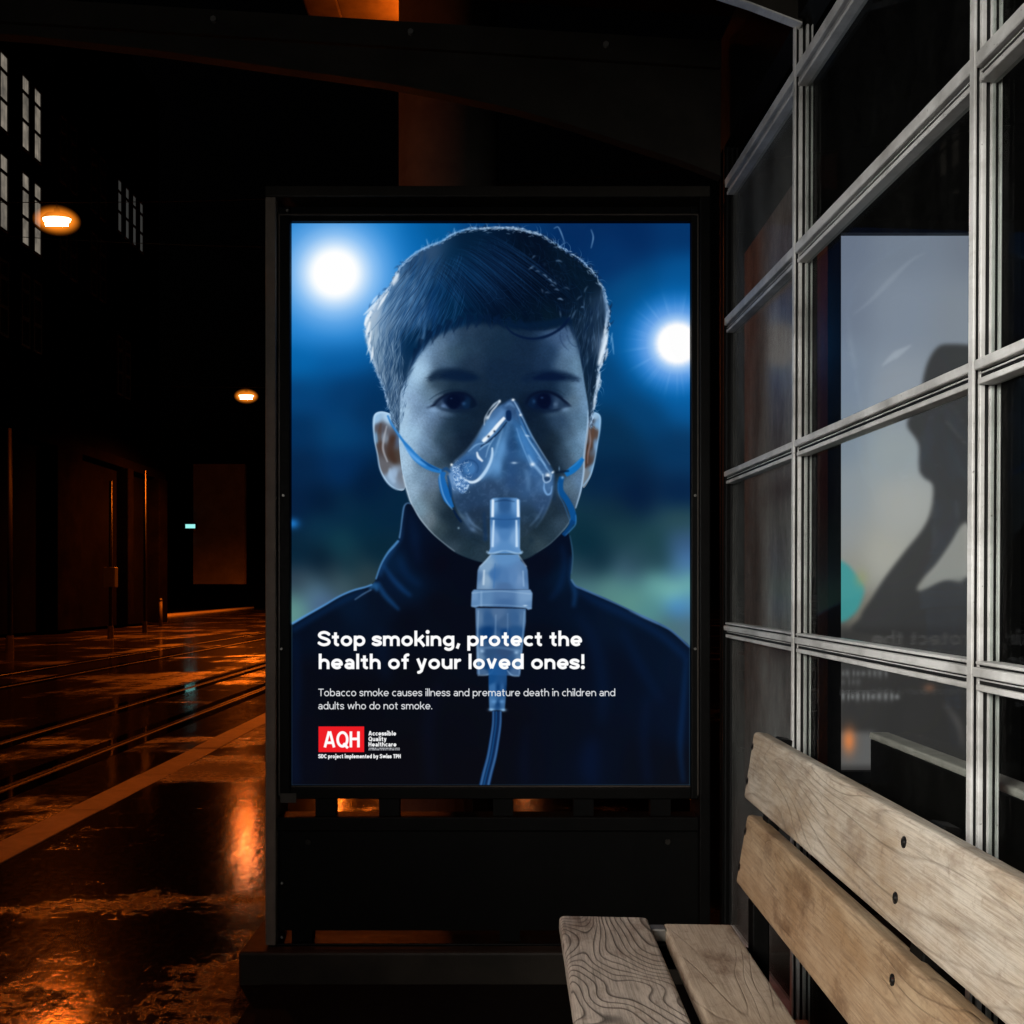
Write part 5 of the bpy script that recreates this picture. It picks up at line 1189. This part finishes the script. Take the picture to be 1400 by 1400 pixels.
for y in (-.27, -1.1): obj('column', tube(bmesh.new(), (-1.6, y, 0), (-1.6, y, EYE + 1.64), .04, n=14), M_black, cp, True)

# ================================================================== poster case
Y0 = 2.85
XL, XR = -.652, .538; ZB, ZU = EYE - .5733, EYE + 1.105
pc = thing('poster_case', 'tall black steel case around the lit anti-smoking poster', 'poster case', (-.06, Y0, .1))
case = bmesh.new()
box(case, -.662, .585, Y0 + .02, Y0 + .14, EYE - .60, EYE + 1.165)
obj('back_box', case, M_black, pc)
def frame_bar(name, x0, x1, z0, z1, y0=Y0 - .035, y1=Y0 + .019, m=M_black, bev=.003): return obj(name, B(x0, x1, y0, y1, z0, z1, bev=bev), m, pc)
frame_bar('inner_frame', -.690, XL - .001, EYE - .612, EYE + 1.150, Y0 - .022)
frame_bar('inner_frame', XR + .001, .560, EYE - .612, EYE + 1.150, Y0 - .022)
frame_bar('inner_frame', XL - .001, XR + .001, EYE + 1.106, EYE + 1.150, Y0 - .020)
frame_bar('inner_frame', XL - .001, XR + .001, EYE - .612, EYE - .579, Y0 - .020)
frame_bar('edge_strip', XL, XR, EYE - .5785, EYE - .5745, Y0 - .010, Y0 + .018, M_case, 0)
for (x0, x1) in ((-.686, -.682), (.556, .5595)): frame_bar('bead', x0, x1, EYE - .60, EYE + 1.125, Y0 - .026, Y0 - .0225, M_case, 0)
frame_bar('bead', -.682, .556, EYE + 1.121, EYE + 1.125, Y0 - .026, Y0 - .0205, M_case, 0)
frame_bar('post', -.722, -.691, .10, EYE + 1.170, Y0 - .04, Y0 + .12, M_edge)
frame_bar('post', .561, .592, .10, EYE + 1.170, Y0 - .04, Y0 + .12)
frame_bar('top_rail', -.722, .592, EYE + 1.171, EYE + 1.203, Y0 - .04, Y0 + .13, M_dark)
frame_bar('lower_rail', -.690, .560, EYE - .705, EYE - .664, Y0 - .03, Y0 + .05)
for x in (-.60, .47): obj('lock', tube(bmesh.new(), (x, Y0 - .02, EYE - .74), (x, Y0 - .0125, EYE - .74), .008, n=14), M_dark, pc)
obj('lower_panel', B(-.690, .560, Y0 - .012, Y0 + .04, EYE - 1.005, EYE - .706), M_black, pc)
frame_bar('bottom_rail', -.690, .560, EYE - 1.045, EYE - 1.038, Y0 - .03, Y0 + .05)
for x in (-.55, -.36, -.02, .22, .45): obj('spacer', B(x - .03, x + .03, Y0 - .01, Y0 + .03, EYE - .6635, EYE - .6125), M_black, pc)
for x in (-.62, .0, .5): obj('foot', B(x - .03, x + .03, Y0 - .01, Y0 + .04, EYE - 1.0375, EYE - 1.0055), M_black, pc)
obj('serial_plate', B(-.681, -.634, Y0 - .0245, Y0 - .0225, EYE - .622, EYE - .594), M_case, pc)
for x, z in ((-.672, .29), (-.678, -.165), (-.66, 1.135), (.55, .29), (.55, -.165), (-.676, -.69), (-.676, -.86), (-.676, -1.02)):
    obj('screw', tube(bmesh.new(), (x, Y0 - .027, EYE + z), (x, Y0 - .0205, EYE + z), .004, n=8), M_steel, pc)
im = picture('poster_print', paint_poster())
po = sheet('poster', XL, XR, Y0 - .004, ZB, ZU, print_mat('backlit_poster', im))
tag(po, 'backlit blue anti-smoking poster of a boy wearing a nebuliser mask', 'poster')
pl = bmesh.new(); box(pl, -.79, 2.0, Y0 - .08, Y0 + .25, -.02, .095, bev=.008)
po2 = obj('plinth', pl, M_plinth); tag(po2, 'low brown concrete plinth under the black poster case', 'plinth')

# ================================================================== things behind the glass wall
ds = thing('reflection_panel', 'dim grey glowing panel with a dark silhouette, added behind the glass wall as its reflection', 'reflection panel', (1.3, 2.99, .6))  # glowing panel added here to stand in for the poster's mirror image
im2 = picture('reflection_image', paint_reflection())
s2 = sheet('print', 1.030, 1.528, 2.99, EYE - .555, EYE + 1.122, print_mat('dim_reflection_print', im2, 2.0), ds)
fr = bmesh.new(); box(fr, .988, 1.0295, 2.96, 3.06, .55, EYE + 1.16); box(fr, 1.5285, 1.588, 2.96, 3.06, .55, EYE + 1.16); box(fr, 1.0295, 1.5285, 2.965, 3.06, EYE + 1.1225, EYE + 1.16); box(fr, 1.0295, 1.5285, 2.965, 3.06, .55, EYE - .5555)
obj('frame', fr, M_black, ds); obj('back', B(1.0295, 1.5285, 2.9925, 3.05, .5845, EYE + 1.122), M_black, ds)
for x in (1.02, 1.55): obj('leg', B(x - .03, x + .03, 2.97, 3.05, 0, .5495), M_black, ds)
def m_board():  # mottled grey of the board added outside the glass
    t = NT('added_board_grey'); v = t.coord((1, 1, .4)); n = t.noise(v, 9, 8, .7); n2 = t.noise(t.coord(), 70, 4, .7)
    c = t.mix(t.ramp(n, (.36, 0.), (.66, 1.)), (.10, .105, .11), (.42, .44, .46)); c = t.mix(t.math('MULTIPLY', n2, .5), c, (.05, .05, .05))
    t.pbr(c, .6, 0, .3, t.bump(n2, .3, .003)); return t.m
wb = B(.80, .815, 2.70, 3.25, .45, 2.30, bev=.003); o = obj('added_grey_board', wb, m_board()); tag(o, 'mottled grey board added just outside the first glass bay, standing in for the grey showing there', 'board')  # added object standing in for the grey mottling in this bay

# ================================================================== bench
bn = thing('bench', 'weathered wooden slat bench with two backrest boards inside the shelter', 'bench', (.35, 1.15, 0))
YB0, YB1 = .22, 2.034
def plank(name, p0, p1, th, side, mat, end=YB1, bev=.009):
    """board spanning p0 -> p1 (x, z) in section, its thickness to one side, running along Y"""
    p0, p1 = Vector(p0), Vector(p1); d = p1 - p0; w = d.length; u = d / w; nrm = Vector((-u.y, u.x)) * side
    c = (p0 + p1) / 2 + nrm * th / 2
    b = bmesh.new(); L = end - YB0; box(b, -w / 2, w / 2, -L / 2, L / 2, -th / 2, th / 2, bev=bev, seg=3)
    me = bpy.data.meshes.new(name); b.to_mesh(me); b.free(); me.materials.append(mat)
    for p in me.polygons: p.use_smooth = False
    o = bpy.data.objects.new(name, me); link(o, bn)
    M3 = Matrix(((u.x, 0, nrm.x * 1, 0), (0, 1 if (u.x * nrm.y - u.y * nrm.x) > 0 else 1, 0, 0), (u.y, 0, nrm.y, 0), (0, 0, 0, 1)))
    M3.translation = Vector((c.x, (end + YB0) / 2, c.y)) - Vector(bn.location)
    o.matrix_local = M3
    return o
def zz(h): return EYE + h
up = plank('backrest_board', (.498, zz(-.437)), (.520, zz(-.294)), .036, -1, M_wood_back)
lw = plank('backrest_board', (.481, zz(-.618)), (.506, zz(-.470)), .036, -1, M_wood_back2)
s1 = plank('seat_slat', (.105, zz(-.686)), (.294, zz(-.690)), .036, -1, M_wood_seat, bev=.010)
s2_ = plank('seat_slat', (.325, zz(-.702)), (.473, zz(-.704)), .036, -1, M_wood_seat2, end=YB1 - .005, bev=.008)
for ys in (1.98, 1.245, .45):
    f = bmesh.new()
    box(f, .12, .50, ys - .02, ys + .02, zz(-.775), zz(-.742), bev=.003)
    box(f, .285, .335, ys - .012, ys + .012, zz(-.742), zz(-.728), bev=.002)
    fr_ = obj('frame_arm', f, M_black, bn)
    g = bmesh.new(); box(g, .50, .535, ys - .02, ys + .02, .02, zz(-.64), bev=.003)
    Mx = Matrix.Translation((.548, ys, zz(-.45))) @ Matrix.Rotation(R(9), 4, 'Y')
    box(g, -.014, .012, -.02, .02, -.20, .15, bev=.003, M=Mx); obj('back_support', g, M_black, bn)
    obj('leg', B(.19, .225, ys - .02, ys + .02, .02, zz(-.776), bev=.003), M_black, bn); obj('foot_plate', B(.12, .58, ys - .035, ys + .035, .005, .019, bev=.002), M_black, bn)
obj('tie_bar', B(.293, .326, YB1 - .05, YB1 - .02, zz(-.727), zz(-.700), bev=.003), M_steel, bn)
def screws(board, fr_pts):
    for (p0, p1, ts, ys) in fr_pts:
        for t in ts:
            for y in ys:
                x = p0[0] + (p1[0] - p0[0]) * t; z = p0[1] + (p1[1] - p0[1]) * t
                d = Vector((p1[0] - p0[0], 0, p1[1] - p0[1])).normalized(); nrm = Vector((-d.z, 0, d.x))
                c = Vector((x, y, z)); q = tube(bmesh.new(), c - nrm * .006, c + nrm * .0006, .0082, .0080, 14); tube(q, c + nrm * .0006, c + nrm * .0026, .0052, .0030, 12)
                o = obj('screw', q, M_screw, board, False, False)
                o.matrix_parent_inverse = board.matrix_basis.inverted(); o.parent = board
                o.matrix_parent_inverse = (Matrix.Translation(bn.location) @ board.matrix_basis).inverted()
screws(up, [((.498, zz(-.437)), (.520, zz(-.294)), (.27, .78), (2.022, 1.245, .45))])
screws(lw, [((.481, zz(-.618)), (.506, zz(-.470)), (.25, .76), (2.022, 1.245, .45))])

# ---- added outside the glass in place of the bench's reflection; black boards, pale top
ob = thing('mirror_bench', 'dark copy of the bench added outside the glass wall as its reflection, grey top edge showing', 'bench', (.80, 1.15, 0))
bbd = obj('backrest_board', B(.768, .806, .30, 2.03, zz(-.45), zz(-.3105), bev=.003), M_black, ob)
obj('mirror_edge', B(.766, .808, .298, 2.032, zz(-.3104), zz(-.296), bev=.004), M_mirror_edge, bbd).location = -Vector(ob.location)
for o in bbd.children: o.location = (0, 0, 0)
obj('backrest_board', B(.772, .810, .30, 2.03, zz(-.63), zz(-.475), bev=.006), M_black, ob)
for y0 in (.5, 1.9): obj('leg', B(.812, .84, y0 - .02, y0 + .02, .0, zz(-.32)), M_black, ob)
# ================================================================== assumed lightbox, unseen behind the viewer: added to light the bench and frames
lbx = thing('assumed_rear_lightbox', 'white backlit lightbox on legs, assumed and unseen behind the viewer', 'lightbox', (-1.25, -.75, 0))
MR = Matrix.Translation((-1.25, -.75, 0)) @ Matrix.Rotation(R(-45), 4, 'Z')
def rb(name, *a, m=M_black): return obj(name, B(*a, M=MR), m, lbx)
rb('housing', -.66, .66, -.12, -.001, .66, 2.36); rb('lit_face', -.58, .58, 0, .004, .72, 2.28, m=emitter('white_diffuser', (1, .965, .90), 2.))
for x in (-.6, .55): rb('leg', x, x + .06, -.1, -.04, 0, .659)
ld = bpy.data.lights.new('assumed_lightbox_light', 'AREA'); ld.shape = 'RECTANGLE'; ld.size = 1.14; ld.size_y = 1.52; ld.energy = 34; ld.color = (1, .96, .89); ld.spread = R(62)  # area light of the assumed lightbox
lo = bpy.data.objects.new('assumed_lightbox_light', ld); link(lo)
lo.matrix_world = MR @ Matrix.Translation((0, .012, 1.5)) @ Matrix.Rotation(R(74), 4, 'X')
lo.parent = lbx; lo.matrix_parent_inverse = Matrix.Translation((1.25, .75, 0))
